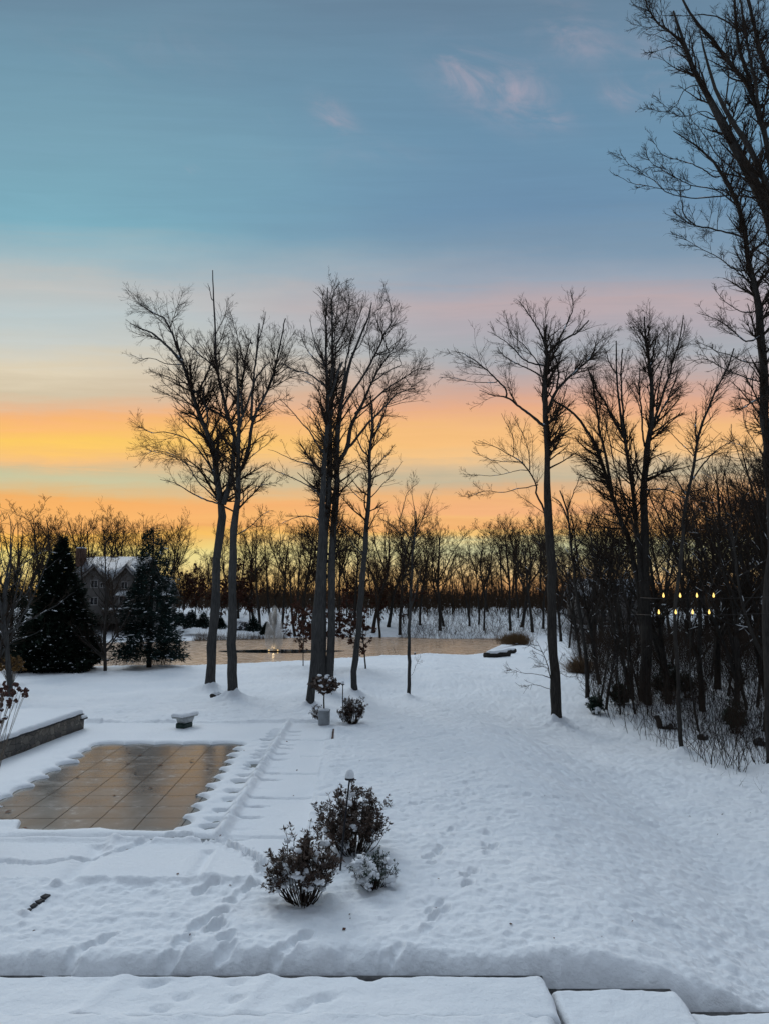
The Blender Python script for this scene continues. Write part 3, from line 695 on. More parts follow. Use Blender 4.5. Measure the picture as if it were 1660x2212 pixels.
# ============================ the named trees on the lawn ============================
LAWN = 'tall bare trees standing on the lawn'
traced_tree('ash_tree', 'tall bare tree with forked trunk and long splintered top, left one of the left pair', [
 ('A', [('G',262,1700),('G',285,1250),('G',325,800),('G',352,500),('G',385,230),(945,2130),(905,1900),(905,1760),(860,1640),(800,1500),(745,1390),(700,1220),(650,1080),(600,930),(560,810),(545,740)], 86, 12),
 ('A', [(952,2180),(1010,1960),(1035,1700),(1045,1570),(985,1400),(940,1200),(900,950),(872,700),(862,400),(857,140)], 50, 8, .8),
 ('A', [(610,960),(480,800),(350,690),(260,650),(200,625),(135,600)], 26, 4),
 ('A', [(590,920),(500,680),(430,545),(380,545),(280,480),(190,430)], 24, 4),
 ('A', [(855,400),(845,350),(820,270)], 10, 5, .3),
 ('A', [(700,1200),(740,1190),(800,1060),(862,900)], 24, 12, 1.0),
 ('A', [(975,1430),(880,1380),(800,1330),(740,1220),(690,1180)], 26, 16, -.6),
 ('A', [(890,1930),(780,1760),(650,1620),(560,1580),(450,1540),(330,1560),(200,1495)], 18, 4),
 ('A', [(885,1940),(760,1850),(680,1850),(600,1790),(430,1700),(300,1720),(240,1790)], 13, 3, 2.),
 ('A', [(925,2170),(820,2080),(700,1980),(630,1830),(500,1760),(280,1700)], 17, 4, -2.),
 ('A', [(715,1310),(600,1290),(490,1240),(400,1190),(330,1150)], 12, 4),
 ('A', [(650,1130),(520,1090),(400,1040),(300,1000)], 11, 4, 1.8),
 ('A', [(600,960),(450,960),(330,900),(240,920),(135,870)], 11, 3),
 ('A', [(885,980),(800,930),(700,830),(600,720),(560,650)], 14, 5),
 ('A', [(905,950),(960,900),(1000,800),(990,700)], 11, 4),
 ('A', [(955,2190),(800,2140),(640,2060),(520,1990),(400,1960)], 16, 4, 2.2),
 ('A', [(800,1500),(830,1420),(780,1300),(780,1160)], 20, 14, -.8),
 ('A', [(900,1700),(960,1780),(1060,1890)], 15, 10, .4),
], 11, low=.5, l1max=4.0, leaf_n=60, group=LAWN)
traced_tree('ash_tree', 'tall straight bare tree with broken stub leaders, right one of the left pair', [
 ('A', [('G',445,1770),('G',440,1300),('G',450,800),('G',470,400),('G',480,180),(1078,2150),(1080,1900),(1068,1600),(1070,1300),(1072,1050),(1070,845)], 86, 14),
 ('A', [(1100,1900),(1150,1750),(1180,1600),(1200,1450),(1290,1280),(1370,1100),(1430,900),(1470,700),(1490,560)], 40, 9, 1.2),
 ('A', [(1190,1440),(1200,1250),(1220,1100),(1240,850),(1262,600)], 30, 11),
 ('A', [(1245,780),(1290,640),(1320,500)], 12, 4, .3),
 ('A', [(1095,1520),(1110,1400),(1170,1270),(1230,1080)], 26, 16, -.8),
 ('A', [(1100,1380),(1100,1100),(1130,900),(1190,740)], 24, 10),
 ('A', [(1235,1080),(1290,1000),(1345,945)], 16, 9),
 ('A', [(1300,1310),(1380,1290),(1450,1260),(1560,1280)], 9, 3),
 ('A', [(1100,2160),(1180,2050),(1300,2000),(1420,1990)], 12, 3),
 ('A', [(1155,1800),(1260,1700),(1340,1640),(1400,1580)], 10, 3),
 ('A', [(1130,960),(1090,780),(1040,620),(1010,500)], 12, 4),
 ('A', [(1210,780),(1140,700),(1120,640)], 10, 4),
 ('A', [(1400,950),(1450,940),(1540,1010),(1650,1040)], 9, 3),
 ('A', [('G',505,430),('G',620,330),('G',700,250),('G',780,225)], 12, 3),
], 12, low=.5, l1max=3.2, leaf_n=80, group=LAWN)
traced_tree('ash_tree', 'tall bare tree with slightly leaning trunk, just left of the grey planter', [
 ('B', [('G',1072,1840),('G',1110,1200),('G',1150,700),('G',1162,250),(468,2190),(490,1850),(515,1600),(525,1350),(520,1200),(508,1000),(515,700),(525,500),(530,290)], 68, 8),
 ('B', [(525,1260),(550,1150),(572,950),(572,650),(572,450),(600,330),(640,240)], 32, 5),
 ('B', [(495,1140),(420,1080),(350,1030),(220,1010),(150,950),(110,960)], 18, 4),
 ('B', [(500,1740),(440,1640),(400,1550),(280,1440),(180,1310),(90,1250)], 17, 4),
 ('B', [(500,1450),(460,1300),(440,1150),(330,1110),(200,1070)], 14, 4),
 ('B', [(490,1620),(460,1450),(390,1350),(300,1300)], 13, 3, 1.5),
 ('B', [(480,1900),(400,1830),(250,1800),(120,1740),(10,1700)], 15, 3),
 ('B', [(470,2100),(380,2020),(250,1950),(100,1900),(10,1850)], 14, 3, 2.),
 ('B', [(510,960),(430,850),(400,700),(370,560)], 14, 4),
 ('B', [(505,980),(400,900),(330,800),(290,660)], 13, 4, 1.6),
 ('B', [(530,460),(470,380),(400,320)], 9, 3),
 ('B', [('G',1150,300),('G',1040,270),('G',940,290),('G',830,340)], 14, 4),
 ('B', [(560,1240),(590,1080),(660,940)], 26, 20, -.7),
], 13, low=.52, l1max=2.5, leaf_n=30, group=LAWN)
traced_tree('oak_tree', 'largest bare tree with twin fused trunks and a broad fan of limbs reaching right', [
 ('B', [('G',1190,1720),('G',1180,1400),('G',1195,900),('G',1210,400),(540,2180),(542,1850),(548,1600),(575,1250),(600,1100),(580,950),(600,880)], 88, 10),
 ('B', [('G',1225,1700),('G',1240,1400),('G',1240,900),('G',1250,400),(585,2180),(592,2000),(600,1600),(630,1350),(650,1200),(690,1000),(740,850),(830,650),(880,540),(912,420)], 80, 8, .25),
 ('B', [(590,1860),(690,1700),(720,1500),(765,1400),(850,1250),(900,1100),(1000,950),(1060,860),(1160,830)], 42, 5, 1.5),
 ('B', [(695,1700),(780,1600),(900,1460),(1030,1330),(1120,1220),(1200,1190),(1285,1165)], 26, 6, -1.6),
 ('B', [(765,1390),(900,1300),(1000,1200),(1130,1110),(1210,1060),(1280,1010),(1412,968)], 20, 4, .8),
 ('B', [(640,1380),(740,1200),(860,1030),(960,850),(1025,670),(1080,600),(1080,480),(1055,380)], 28, 5, 1.4),
 ('B', [(650,1250),(680,1050),(720,750),(790,560),(830,440)], 22, 5, -1.3),
 ('B', [(600,800),(680,650),(715,480),(715,350),(690,290)], 15, 4, .6),
 ('B', [(905,1120),(1000,1060),(1100,1000),(1190,970),(1130,900),(1210,760)], 14, 4, .7),
 ('B', [(970,870),(1050,860),(1120,820),(1180,690)], 11, 4, .6),
 ('B', [(1210,1090),(1240,1130),(1270,1170),(1290,1110)], 8, 3, .2),
 ('B', [(1060,860),(1020,760),(970,640),(920,500),(1000,470),(1035,390)], 11, 4, .7),
 ('B', [(600,1200),(590,950),(600,600),(640,380),(620,250)], 14, 4, -.8),
 ('B', [(740,870),(820,800),(880,640),(910,480)], 12, 4, -.8),
], 14, low=.52, l1max=3.0, dens=(2.6,4.8,7.), leaf_n=70, group=LAWN)
traced_tree('ash_tree', 'slender bare tree with a swollen knot near its foot, right of the twin trunks', [
 ('B', [('G',1445,1730),('G',1450,1560),('G',1490,1100),('G',1530,600),('G',1560,120),(890,2090),(895,1750),(912,1600),(915,1450),(918,1300),(895,1235)], 58, 9),
 ('B', [(918,1600),(980,1480),(1010,1380),(1025,1280),(1075,1190),(1110,1170)], 18, 4),
 ('B', [(888,1765),(815,1685),(780,1600),(790,1520),(720,1450)], 18, 4),
 ('B', [(975,1530),(1020,1580),(1060,1605),(1050,1520)], 9, 3),
 ('B', [(885,1890),(800,1860),(720,1830),(620,1800)], 9, 3),
 ('B', [(890,2180),(800,2120),(700,2010),(620,1960)], 9, 3),
 ('B', [(905,1960),(960,1850),(1060,1720),(1110,1660)], 10, 3),
 ('B', [(900,2120),(980,2020),(1090,1930),(1180,1800)], 11, 3),
 ('B', [('G',1530,590),('G',1440,520),('G',1370,400),('G',1330,300)], 14, 3),
], 15, l1max=2.6, leaf_n=90, group=LAWN)
traced_tree('young_tree', 'thin bare tree alone mid lawn with one straight narrow trunk and wispy crown', [
 ('H', [(378,1560),(392,1250),(398,900),(406,650),(415,420),(425,300),(430,205)], 27, 8),
 ('H', [(400,760),(370,520),(330,380),(250,300),(170,260)], 10, 3),
 ('H', [(410,430),(350,350),(300,290),(340,180),(370,60),(450,0)], 9, 3),
 ('H', [(412,400),(470,290),(520,150),(560,40)], 9, 3),
 ('H', [(405,480),(460,400),(520,360),(590,290)], 7, 3),
 ('H', [(395,700),(370,700),(345,560),(335,400)], 8, 3),
 ('H', [(422,300),(430,150),(400,60),(420,-60)], 6, 2),
 ('H', [(395,1400),(430,1340),(470,1260)], 3, 1),
 ('H', [(400,900),(440,800),(470,640),(450,520)], 8, 3),
], 16, l1max=2.2, snow=.03, low=.45, rmin=.004)
traced_tree('oak_tree', 'tall dark bare tree before the right woods with a crooked limb reaching left', [
 ('C', [('H',1452,1750),('H',1440,1100),('H',1412,500),('H',1392,20),(950,2060),(945,1700),(932,1450),(920,1200),(925,950),(938,790),(915,690),(932,575)], 82, 14),
 ('C', [(935,1300),(1000,1130),(1085,1040),(1200,930),(1310,820),(1340,730),(1320,700)], 34, 5, 1.5),
 ('C', [(945,805),(1020,730),(1100,680),(1200,620),(1275,540)], 24, 10, -1.),
 ('C', [(1030,730),(1060,660),(1130,530),(1160,420),(1130,330)], 18, 4),
 ('C', [(908,1405),(800,1330),(700,1240),(610,1170),(550,1160),(480,1150),(380,1110)], 30, 4, -1.),
 ('C', [(600,1165),(610,1120),(550,1050),(440,940),(330,860),(250,810),(150,790)], 18, 4, .8),
 ('C', [(520,1045),(400,1045),(300,1040),(180,1010),(50,1010)], 9, 3, .5),
 ('C', [(915,910),(800,890),(720,840),(640,740),(560,680),(480,640)], 17, 4),
 ('C', [(905,1010),(800,940),(700,900),(600,850),(540,780)], 17, 4, 1.4),
 ('C', [(915,700),(860,640),(790,520),(740,430),(700,380)], 16, 4),
 ('C', [(900,1120),(870,980),(880,860)], 12, 4),
 ('C', [(925,1040),(1030,1060),(1130,1080)], 9, 4),
 ('C', [(985,870),(990,780),(950,700),(940,640)], 18, 5, .5),
 ('C', [(1000,830),(1030,970),(1010,1100)], 14, 16, .5),
 ('C', [(900,1100),(870,900),(760,760),(640,660),(600,540)], 12, 4, -1.),
 ('C', [('H',1410,640),('H',1370,190),('H',1290,50),(870,1900),(760,1720),(640,1640),(540,1590),(370,1520)], 22, 4, 2.),
 ('C', [(850,1890),(700,1920),(560,1950),(400,1930),(280,1990)], 10, 3),
 ('C', [(800,1770),(700,1770),(500,1820),(280,1800)], 9, 3),
 ('C', [(790,1760),(780,1600),(720,1430),(640,1290)], 9, 3),
 ('C', [(740,1690),(600,1700),(480,1680),(340,1620)], 8, 3),
 ('C', [(660,1640),(660,1500),(600,1380),(560,1300)], 8, 3),
 ('H', [(1425,1500),(1390,1350),(1350,1230),(1310,1150)], 12, 2, -.6),
 ('H', [(1410,1420),(1330,1390),(1200,1380),(1090,1350)], 6, 2, -.8),
 ('H', [(1415,1500),(1300,1470),(1200,1480),(1150,1450)], 5, 2, -1.2),
 ('H', [(1490,1380),(1540,1420),(1600,1400)], 5, 2, -.8),
 ('H', [(1350,1230),(1250,1180),(1150,1170)], 5, 2, -.3),
], 17, l1max=3.2, leaf_n=20, snow=.12, low=.62, group=LAWN, mats=(M['bark_dark'], M['twig']))
RW = 'dark trees at the edge of the right woods'
traced_tree('maple_tree', 'massive many stemmed bare tree with broken upright leaders at the front of the right woods', [
 ('E', [('I',690,1800),('I',685,1300),('I',680,950),(428,2200),(428,1900),(428,1520),(440,1270),(472,1100),(470,850),(470,600),(440,430),(430,270)], 88, 10),
 ('E', [('I',668,1350),('I',650,1000),('I',600,700),('I',540,400),(270,1800),(190,1520),(130,1330),(80,1180),(0,1080),(-100,950),('C',980,1200),('C',945,1130)], 50, 10, 2.),
 ('E', [(190,1540),(150,1330),(90,1050),(60,830),(20,640)], 30, 9, -1.5),
 ('E', [('I',672,1200),('I',640,700),(350,1560),(318,1280),(275,1080),(250,900),(232,700),(225,445)], 42, 9, -1.4),
 ('E', [(290,1130),(275,900),(262,700),(272,505)], 18, 8, .4),
 ('E', [(290,1160),(220,1040),(130,880),(70,790),(20,640)], 20, 8, .6),
 ('E', [(480,1100),(545,900),(600,760),(640,600),(700,380),(712,260)], 24, 7, 1.2),
 ('E', [(510,950),(540,720),(590,560),(610,380)], 16, 6, -.8),
 ('E', [(480,620),(500,480),(525,390)], 14, 8),
 ('E', [(500,1080),(590,900),(640,790),(675,665)], 17, 8, .8),
 ('E', [(520,1010),(610,850),(690,780),(703,770)], 15, 7, -.8),
 ('E', [(425,1210),(422,950),(405,760),(395,640)], 17, 8, .3),
 ('E', [(390,2000),(365,1850),(330,1720),(210,1380),(165,1120),(140,1015)], 16, 6, -1.),
 ('E', [(650,540),(700,420),(725,320)], 10, 4),
 ('E', [(232,700),(190,640),(135,500)], 12, 5),
 ('E', [(415,1000),(340,800),(300,740)], 10, 4),
 ('I', [(640,1000),(760,960),(860,985),(935,915)], 26, 14, -1.),
 ('E', [(420,1460),(480,1400),(600,1380),(700,1330)], 14, 4, .5),
 ('E', [(440,1530),(560,1520),(640,1550),(730,1590)], 14, 6, -2.),
], 18, l1max=3.1, leaf_n=40, snow=.16, low=.55, group=RW, mats=(M['bark_dark'], M['twig']), flare=1.3)
traced_tree('young_tree', 'leaning bare tree just right of the dark tree, forking high to the left', [
 ('I', [(228,1760),(210,1450),(180,1250),(150,1050),(125,850),(100,600),(75,320),(40,150),(0,60)], 34, 9),
 ('I', [(70,300),(20,160),(-60,110)], 14, 6), ('I', [(90,540),(180,470),(260,300),(330,200)], 10, 4), ('I', [(60,230),(110,60),(160,-60)], 10, 3),
 ('I', [(160,1080),(60,1050),(-60,1000)], 12, 4, -1.), ('I', [(170,1150),(250,1180),(330,1420)], 14, 8, -.6),
], 19, l1max=2.2, snow=.10, group=RW, mats=(M['bark_dark'], M['twig']))
traced_tree('ash_tree', 'gigantic bare tree with straight dark trunk at the right edge of the picture', [
 ('E', [('I',1690,2140),('I',1670,1600),('I',1655,900),(1345,1700),(1335,1300),(1312,800),(1290,350),(1260,60),('D',1250,2090),('D',1190,1960),('D',1165,1700),('D',1100,1500),('D',1000,1330),('D',930,1190),('D',850,1130),('D',740,1000),('D',640,950)], 84, 6),
 ('D', [(1160,1720),(1050,1670),(950,1640),(800,1635),(700,1580),(640,1540)], 17, 5, -1.5),
 ('D', [(800,1635),(720,1560),(700,1450),(690,1320)], 11, 4, -.4),
 ('D', [(1040,1420),(950,1420),(850,1440),(760,1440),(600,1380),(480,1290),(340,1200),(260,1110)], 13, 3, 1.5),
 ('D', [(1000,1385),(880,1360),(760,1340),(640,1280),(500,1200),(430,1100)], 11, 3, -1.2),
 ('D', [(950,1290),(830,1200),(700,1160),(560,1120),(470,1000)], 11, 3, 1.2),
 ('D', [(760,1380),(620,1370),(450,1340),(330,1330),(230,1270)], 8, 3, .5),
 ('D', [(1215,1960),(1080,1960),(1000,1880),(900,1820),(800,1780),(690,1700)], 12, 3, 1.5),
 ('D', [(1260,2120),(1180,2050),(1060,1870)], 10, 4),
 ('E', [(1280,200),(1180,250),(1040,170),(930,60)], 14, 3, 1.),
 ('E', [(1290,400),(1180,480),(1060,350),(900,260),(810,240)], 14, 3, -1.8),
 ('E', [(1300,600),(1190,620),(1080,570),(920,500),(790,430)], 12, 3, 1.4),
 ('E', [(1310,760),(1180,720),(1000,640),(860,560),(740,620)], 12, 3, -1.),
 ('E', [(1320,830),(1200,880),(1130,940),(1060,950)], 18, 5, -2.),
], 20, Yb=30., l1max=2.6, leaf_n=30, snow=.08, low=.36, dens=(3.8,6.,9.), L1=(.22,.5), group=RW, mats=(M['bark_dark'], M['twig']))
traced_tree('ash_tree', 'gigantic bare tree rooted beyond the right edge, limbs crossing the top corner', [
 ('D', [('Z',1900,1760),('Z',1860,1300),('Z',1790,1050),(1450,1950),(1335,1600),(1240,1380),(1160,1220),(1080,1060),(1000,900),(920,740),(860,640),(790,500),(735,370),(700,250),(640,80)], 120, 14),
 ('D', [(735,380),(690,310),(600,235),(500,145),(450,30),(430,-80)], 22, 7, 1.),
 ('D', [('Z',1830,1180),(1480,1700),(1335,1300),(1210,1080),(1090,900),(1000,760),(930,640),(890,500),(850,330),(830,200)], 60, 8, -2.),
 ('D', [(1420,1500),(1320,1050),(1270,850),(1190,640),(1080,490),(960,350),(870,230),(770,110),(700,-20)], 50, 14, 2.),
 ('D', [(1190,640),(1150,450),(1100,230),(1080,-30)], 30, 18, 1.),
 ('D', [(1290,900),(1260,700),(1200,400),(1150,180),(1125,-30)], 28, 14, -1.5),
 ('D', [(1500,900),(1330,500),(1260,270),(1200,50),(1180,-60)], 34, 22, 1.),
 ('D', [(1090,210),(1000,140),(880,110),(760,120),(560,110)], 16, 4, .8),
 ('D', [(1020,790),(1050,600),(1045,480),(1020,300)], 14, 5, .6),
 ('D', [(780,560),(720,510),(670,480)], 13, 8, .3),
 ('D', [(830,610),(730,620),(640,800),(530,810),(430,780)], 9, 3, -.6),
 ('D', [(960,860),(860,800),(760,850),(640,830),(500,690)], 9, 3, 1.),
 ('D', [(1180,1320),(1070,1230),(960,1120),(860,980),(760,850)], 13, 4, 1.),
 ('D', [(690,310),(660,180),(640,80)], 11, 6, .4),
 ('D', [(700,330),(600,340),(560,370),(430,380)], 7, 3, -.5),
], 21, Yb=27., l1max=2.3, leaf_n=50, snow=.10, low=.40, L1=(.16,.42), dens=(4.2,6.,9.), group=RW, mats=(M['bark_dark'], M['twig']))
traced_tree('young_tree', 'slim bare tree right of the massive many stemmed one, its leader slanting right', [
 ('E', [('I',965,1950),('I',940,1500),('I',930,900),(720,1600),(790,1250),(830,1100),(900,930),(960,780),(1030,650),(1080,500)], 30, 9),
 ('E', [(805,1160),(806,1050),(802,955)], 14, 8), ('E', [(790,1280),(700,1200),(600,1100),(520,1030)], 10, 3), ('E', [(740,1500),(860,1350),(960,1230),(1100,1160)], 14, 5),
 ('E', [(730,1560),(640,1440),(560,1300),(470,1250)], 12, 3), ('E', [(1030,650),(1000,560),(900,480)], 8, 3),
], 22, Yb=34., l1max=2.4, snow=.12, group=RW, mats=(M['bark_dark'], M['twig']))
# ============================ grown trees ============================
mt = (M['bark_dark'], M['twig_far']); mr_ = (M['bark_dark'], M['twig'])
FARP = [Proto(mt, H=20, seed=100+i, spread=.38, clear=c, forks=f, nl=n_, rmin=.012, wob=.06, dens=(1.6,3.2,3.4)) for i, (c, f, n_) in enumerate([(.40,2,11),(.5,1,10),(.3,3,10),(.45,1,12),(.35,2,14),(.5,3,8)])]
SLIM = [Proto(mr_, H=11, seed=140+i, spread=.26, clear=.3, forks=i % 2, nl=8, r0=.075, rmin=.006, snow=.10, wob=.06, dens=(1.5,3.2,3.)) for i in range(4)]
WOOD = [Proto(mr_, H=19, seed=160+i, spread=.46, clear=c*.7, forks=f, nl=17, rmin=.008, snow=.16, wob=.055, dens=(1.5,3.4,3.6)) for i, (c, f) in enumerate([(.25,2),(.35,1),(.3,3),(.4,2),(.2,2)])]
rg = random.Random(77)
def top_to_H(ytop, D, z0): return CAM_Z + (1290.9-ytop)/F*D*1.0 - z0
FAR_HOUSE = 'bare trees behind the house beyond the pond'; FAR_BANK = 'bare trees on the far bank of the pond'; FAR_WOOD = 'bare trees in the woods beyond the pond'
def far_tree(px, ytop, D, lab, grp, k=None, nm='bare_tree'):
    x = (px-830)/F*D; z0 = gz(x, D); H = top_to_H(ytop, D, z0)
    p = rg.choice(FARP) if k is None else FARP[k]
    p.place(x, D, H, rg.uniform(0, 6.28), nm, lab, grp, (rg.uniform(-.07,.07), rg.uniform(-.07,.07)), z=z0)
for px, yt, D, k in [(8,1066,128,2),(52,1085,136,4),(88,1060,140,1),(104,1082,150,0),(-20,1050,125,0),(172,1086,150,2),(196,1074,152,0),(222,1104,158,4),(240,1072,148,3),(262,1078,156,2),(292,1096,160,4),(318,1102,150,1),(340,1094,158,2),(362,1092,146,4),(378,1112,156,0)]:
    far_tree(px, yt, D, 'bare tree against the sunset behind the house on the far side of the pond', FAR_HOUSE, k)
for i in range(13):
    far_tree(-30+i*33+rg.uniform(-8, 8), rg.uniform(1130, 1175), rg.uniform(160, 185), 'bare tree against the sunset behind the house on the far side of the pond', FAR_HOUSE)
for px, yt, D, k in [(566,1085,134,1),(612,1092,136,0),(590,1120,140,3),(655,1080,132,4),(690,1096,138,2),(735,1070,133,0),(770,1095,136,3),(806,1062,133,2),(838,1078,138,4),(862,1090,131,0),(905,1120,140,1),(948,1096,134,4),(956,1130,139,2),(1030,1140,141,3),(1042,1120,134,1),(1098,1084,134,4),(1122,1088,138,2),(1145,1120,132,0),(1168,1100,136,4),(1010,1165,139,3),(640,1150,129,3),(820,1180,127,3)]:
    far_tree(px, yt, D, 'bare tree standing on the snowy far bank behind the pond', FAR_BANK, k)
for i in range(62):
    px = 390+i*13.7+rg.uniform(-18, 18); far_tree(px, 1190+rg.choice([-75, -30, 0, 10, 25, 35])+rg.uniform(-15, 15)-(30 if px > 1150 else 0), rg.uniform(138, 205), 'bare tree in the dense woods beyond the pond', FAR_WOOD)
for px, yt, D, k, lb in [(186,1150,126,4,'bare tree rising in front of the left gable of the big house'),(262,1165,125,2,'bare tree rising in front of the right gable of the big house'),(300,1185,124,0,'bare tree rising beside the right wing of the big house')]:
    far_tree(px, yt, D, lb, None, k)
# the woods on the right
RWOOD = 'bare trees inside the woods on the right'
for px, D, H, k in [(1285,52,15,0),(1352,47,13,3),(1430,45,16,4),(1500,43,14,1),(1572,40,15,4),(1632,38,15,2),(1655,44,18,1),(1248,66,14,2),(1275,74,17,4),(1340,70,18,3),(1415,76,20,2),(1488,72,20,3),(1560,74,22,1),(1636,70,22,4),(1680,52,20,0),(1710,44,18,3),(1750,60,21,1),(1700,36,16,2),(1222,90,16,1),(1205,104,18,4),(1262,98,19,3),(1290,108,20,2),(1362,104,21,1),(1440,108,23,3),(1520,104,24,4),(1600,108,25,0),(1640,96,25,3),(1690,90,24,2)]:
    x = (px-830)/F*D; WOOD[k].place(x, D, H*rg.uniform(.85, 1.0), rg.uniform(0, 6.28), 'bare_tree', 'dark bare tree deep among others in the woods on the right', RWOOD, (rg.uniform(-.07,.07), rg.uniform(-.07,.07)))
for i in range(26):
    D = rg.uniform(40, 120); px = rg.uniform(1240+(D < 60)*60, 1740); x = (px-830)/F*D
    rg.choice(SLIM).place(x, D, rg.uniform(7, 13), rg.uniform(0, 6.28), 'sapling', 'thin dark sapling deep in the woods on the right', 'saplings inside the woods on the right', (rg.uniform(-.12,.12), rg.uniform(-.12,.12)))
for cx, cy, H, ln, nm, lab in [(368,1810,11,-.10,'sapling','slim sapling leaning left beside the leaning tree at the woods edge'),
    (320,1745,8,-.14,'sapling','slender leaning sapling behind the dried shrub at the woods edge'),(508,1815,7,0,'sapling','thin upright sapling in front of the dark yew shrub'),
    (582,1725,12,.0,'bare_tree','mid sized bare trunk just left of the massive many stemmed tree'),(610,1862,9,0,'sapling','straight thin sapling left of the massive tree foot'),
    (702,1865,7,.0,'sapling','short thin sapling standing right in front of the massive tree trunk'),(1105,1980,8,.06,'sapling','crooked sapling with a snow loaded bend right of the stump'),
    (1250,1640,17,.02,'bare_tree','thick dark trunk behind the crooked sapling in the right woods'),(1560,1790,11,-.08,'sapling','leaning sapling left of the tangle at the right picture edge'),
    (1440,1600,15,.03,'bare_tree','dark bare tree behind the black conifer bush'),(1640,1700,14,-.03,'bare_tree','dark bare tree at the right picture edge above the brush'),
    (1330,1700,10,.05,'sapling','thin sapling standing left of the black conifer bush'),(1200,1560,9,.1,'sapling','thin sapling right of the snowy yew thicket'),
    (440,1640,10,.02,'sapling','sapling rising behind the dark yew shrub')]:
    p = gp(*dp('I', cx, cy)); pr = (WOOD if H > 12 else SLIM)[rg.randrange(4)]
    pr.place(p[0], p[1], H, rg.uniform(0, 6.28), nm, lab, 'saplings and trunks along the right woods edge', (0, ln))
    trees_bases.append((p[0], p[1], .12, .10))
# trees at the left edge and before the house
p = gp(228, 1452); BIRD = Proto(mr_, H=12, seed=190, spread=.30, clear=.10, forks=0, nl=20, r0=.16, rmin=.008, wob=.04, upw=.2, dens=(1.8,3.2,3.4))
o = BIRD.place(p[0], p[1], 5.5+(1290-1120)/F*p[1]*1.0, 1., 'young_tree', 'small bare tree between the two dark evergreens in front of the house'); trees_bases.append((p[0], p[1], .15, .1))
LEFTP = Proto((M['bark'], M['twig']), H=12, seed=195, spread=.34, clear=.18, forks=2, nl=10, r0=.13, rmin=.006, snow=.12, wob=.06)
for px, py, H, rz, lab in [(22,1508,12.5,2.2,'pale barked bare tree forking at the far left edge of the lawn'),(-14,1495,11,.4,'bare tree cut by the left picture edge behind the dried hydrangea')]:
    p = gp(px, py); LEFTP.place(p[0], p[1], H, rz, 'young_tree', lab, lean=(0,.05)); trees_bases.append((p[0], p[1], .15, .12))
# young oaks that kept their brown leaves
OAKP = [Proto((M['bark_dark'], M['twig']), H=8.5, seed=200+i, spread=.42, clear=.20, forks=1, nl=12, r0=.07, rmin=.006, wob=.07, upw=.03, leafy=n_, leaf_s=.16, dens=(2.2,3.6,2.)) for i, n_ in enumerate([3600, 3000])]
for px, py, H, k, lab in [(700,1452,6.8,0,'young oak holding rusty brown leaves behind the twin trunk tree'),(790,1446,6.2,1,'young oak holding rusty brown leaves behind the slender knotted tree'),(655,1440,6.,1,'young oak with brown leaves on low boughs in front of the fountain')]:
    p = gp(px, py); OAKP[k].place(p[0], p[1], H, px*.1, 'young_oak', lab, 'young oaks with brown leaves')
for px, yt, D in [(400,1215,150),(425,1200,146),(545,1190,140),(520,1235,150),(480,1225,144),(760,1215,139),(870,1230,142),(820,1235,138)]:
    x = (px-830)/F*D; z0 = gz(x, D); OAKP[px % 2].place(x, D, top_to_H(yt, D, z0), px*.7, 'oak_tree', 'far oak with dark clinging leaves in the woods beyond the pond', 'far oaks with clinging leaves', z=z0)
# evergreens
p = gp(122, 1449); D = p[1]; conifer('arborvitae', 'biggest black green evergreen, a broad dense cone left of the house', p, (1449-1150)/F*D+.2, 86/F*D, 24000, 3, M['needle'], 1.02, .42, .52, 1100); trees_bases.append((p[0], p[1], 1., .12))
p = gp(322, 1441); conifer('spruce', 'open boughed blue green evergreen with visible trunk at the pond edge', p, (1441-1122)/F*p[1], 68/F*p[1], 13500, 8, M['needle_blue'], .62, .55, .36, 520, lo=.05)
p = gp(20, 1436); conifer('arborvitae', 'dark evergreen behind the pale barked tree at the left picture edge', p, (1436-1215)/F*p[1], 55/F*p[1], 14000, 5, M['needle'], .7, .2, .34, 300)
p = gp(-50, 1440); conifer('arborvitae', 'dark evergreen mostly outside the left picture edge', p, 9, 3.4, 9000, 6, M['needle'], .7, .2, .34, 100)
for px, py, H, R, lab, s_ in [(548,1352,2.6,1.3,'small squat conifer beside the far garden bench',31),(576,1350,2.0,.9,'small pointed conifer right of the squat one on the far bank',32),
    (413,1338,3.2,1.5,'dark bushy conifer on the far bank left of the leaning trunk',33),(440,1338,2.7,1.3,'rounded dark conifer on the far bank behind the left pair of trees',34),(392,1336,2.4,1.1,'small dark conifer near the house corner',35),(476,1340,2.2,1.,'small dark conifer seen between the left pair of trunks',36)]:
    z = 0
    for _ in range(8): q = P0(px, py, z); z = .5*z+.5*gz(q[0], min(q[1], 170))
    D = q[1]; conifer('small_conifer', lab, (q[0], q[1], z), H, R, 1500, s_, M['needle_blue'], .8, .1, .45, 60, group='small conifers on the far bank')
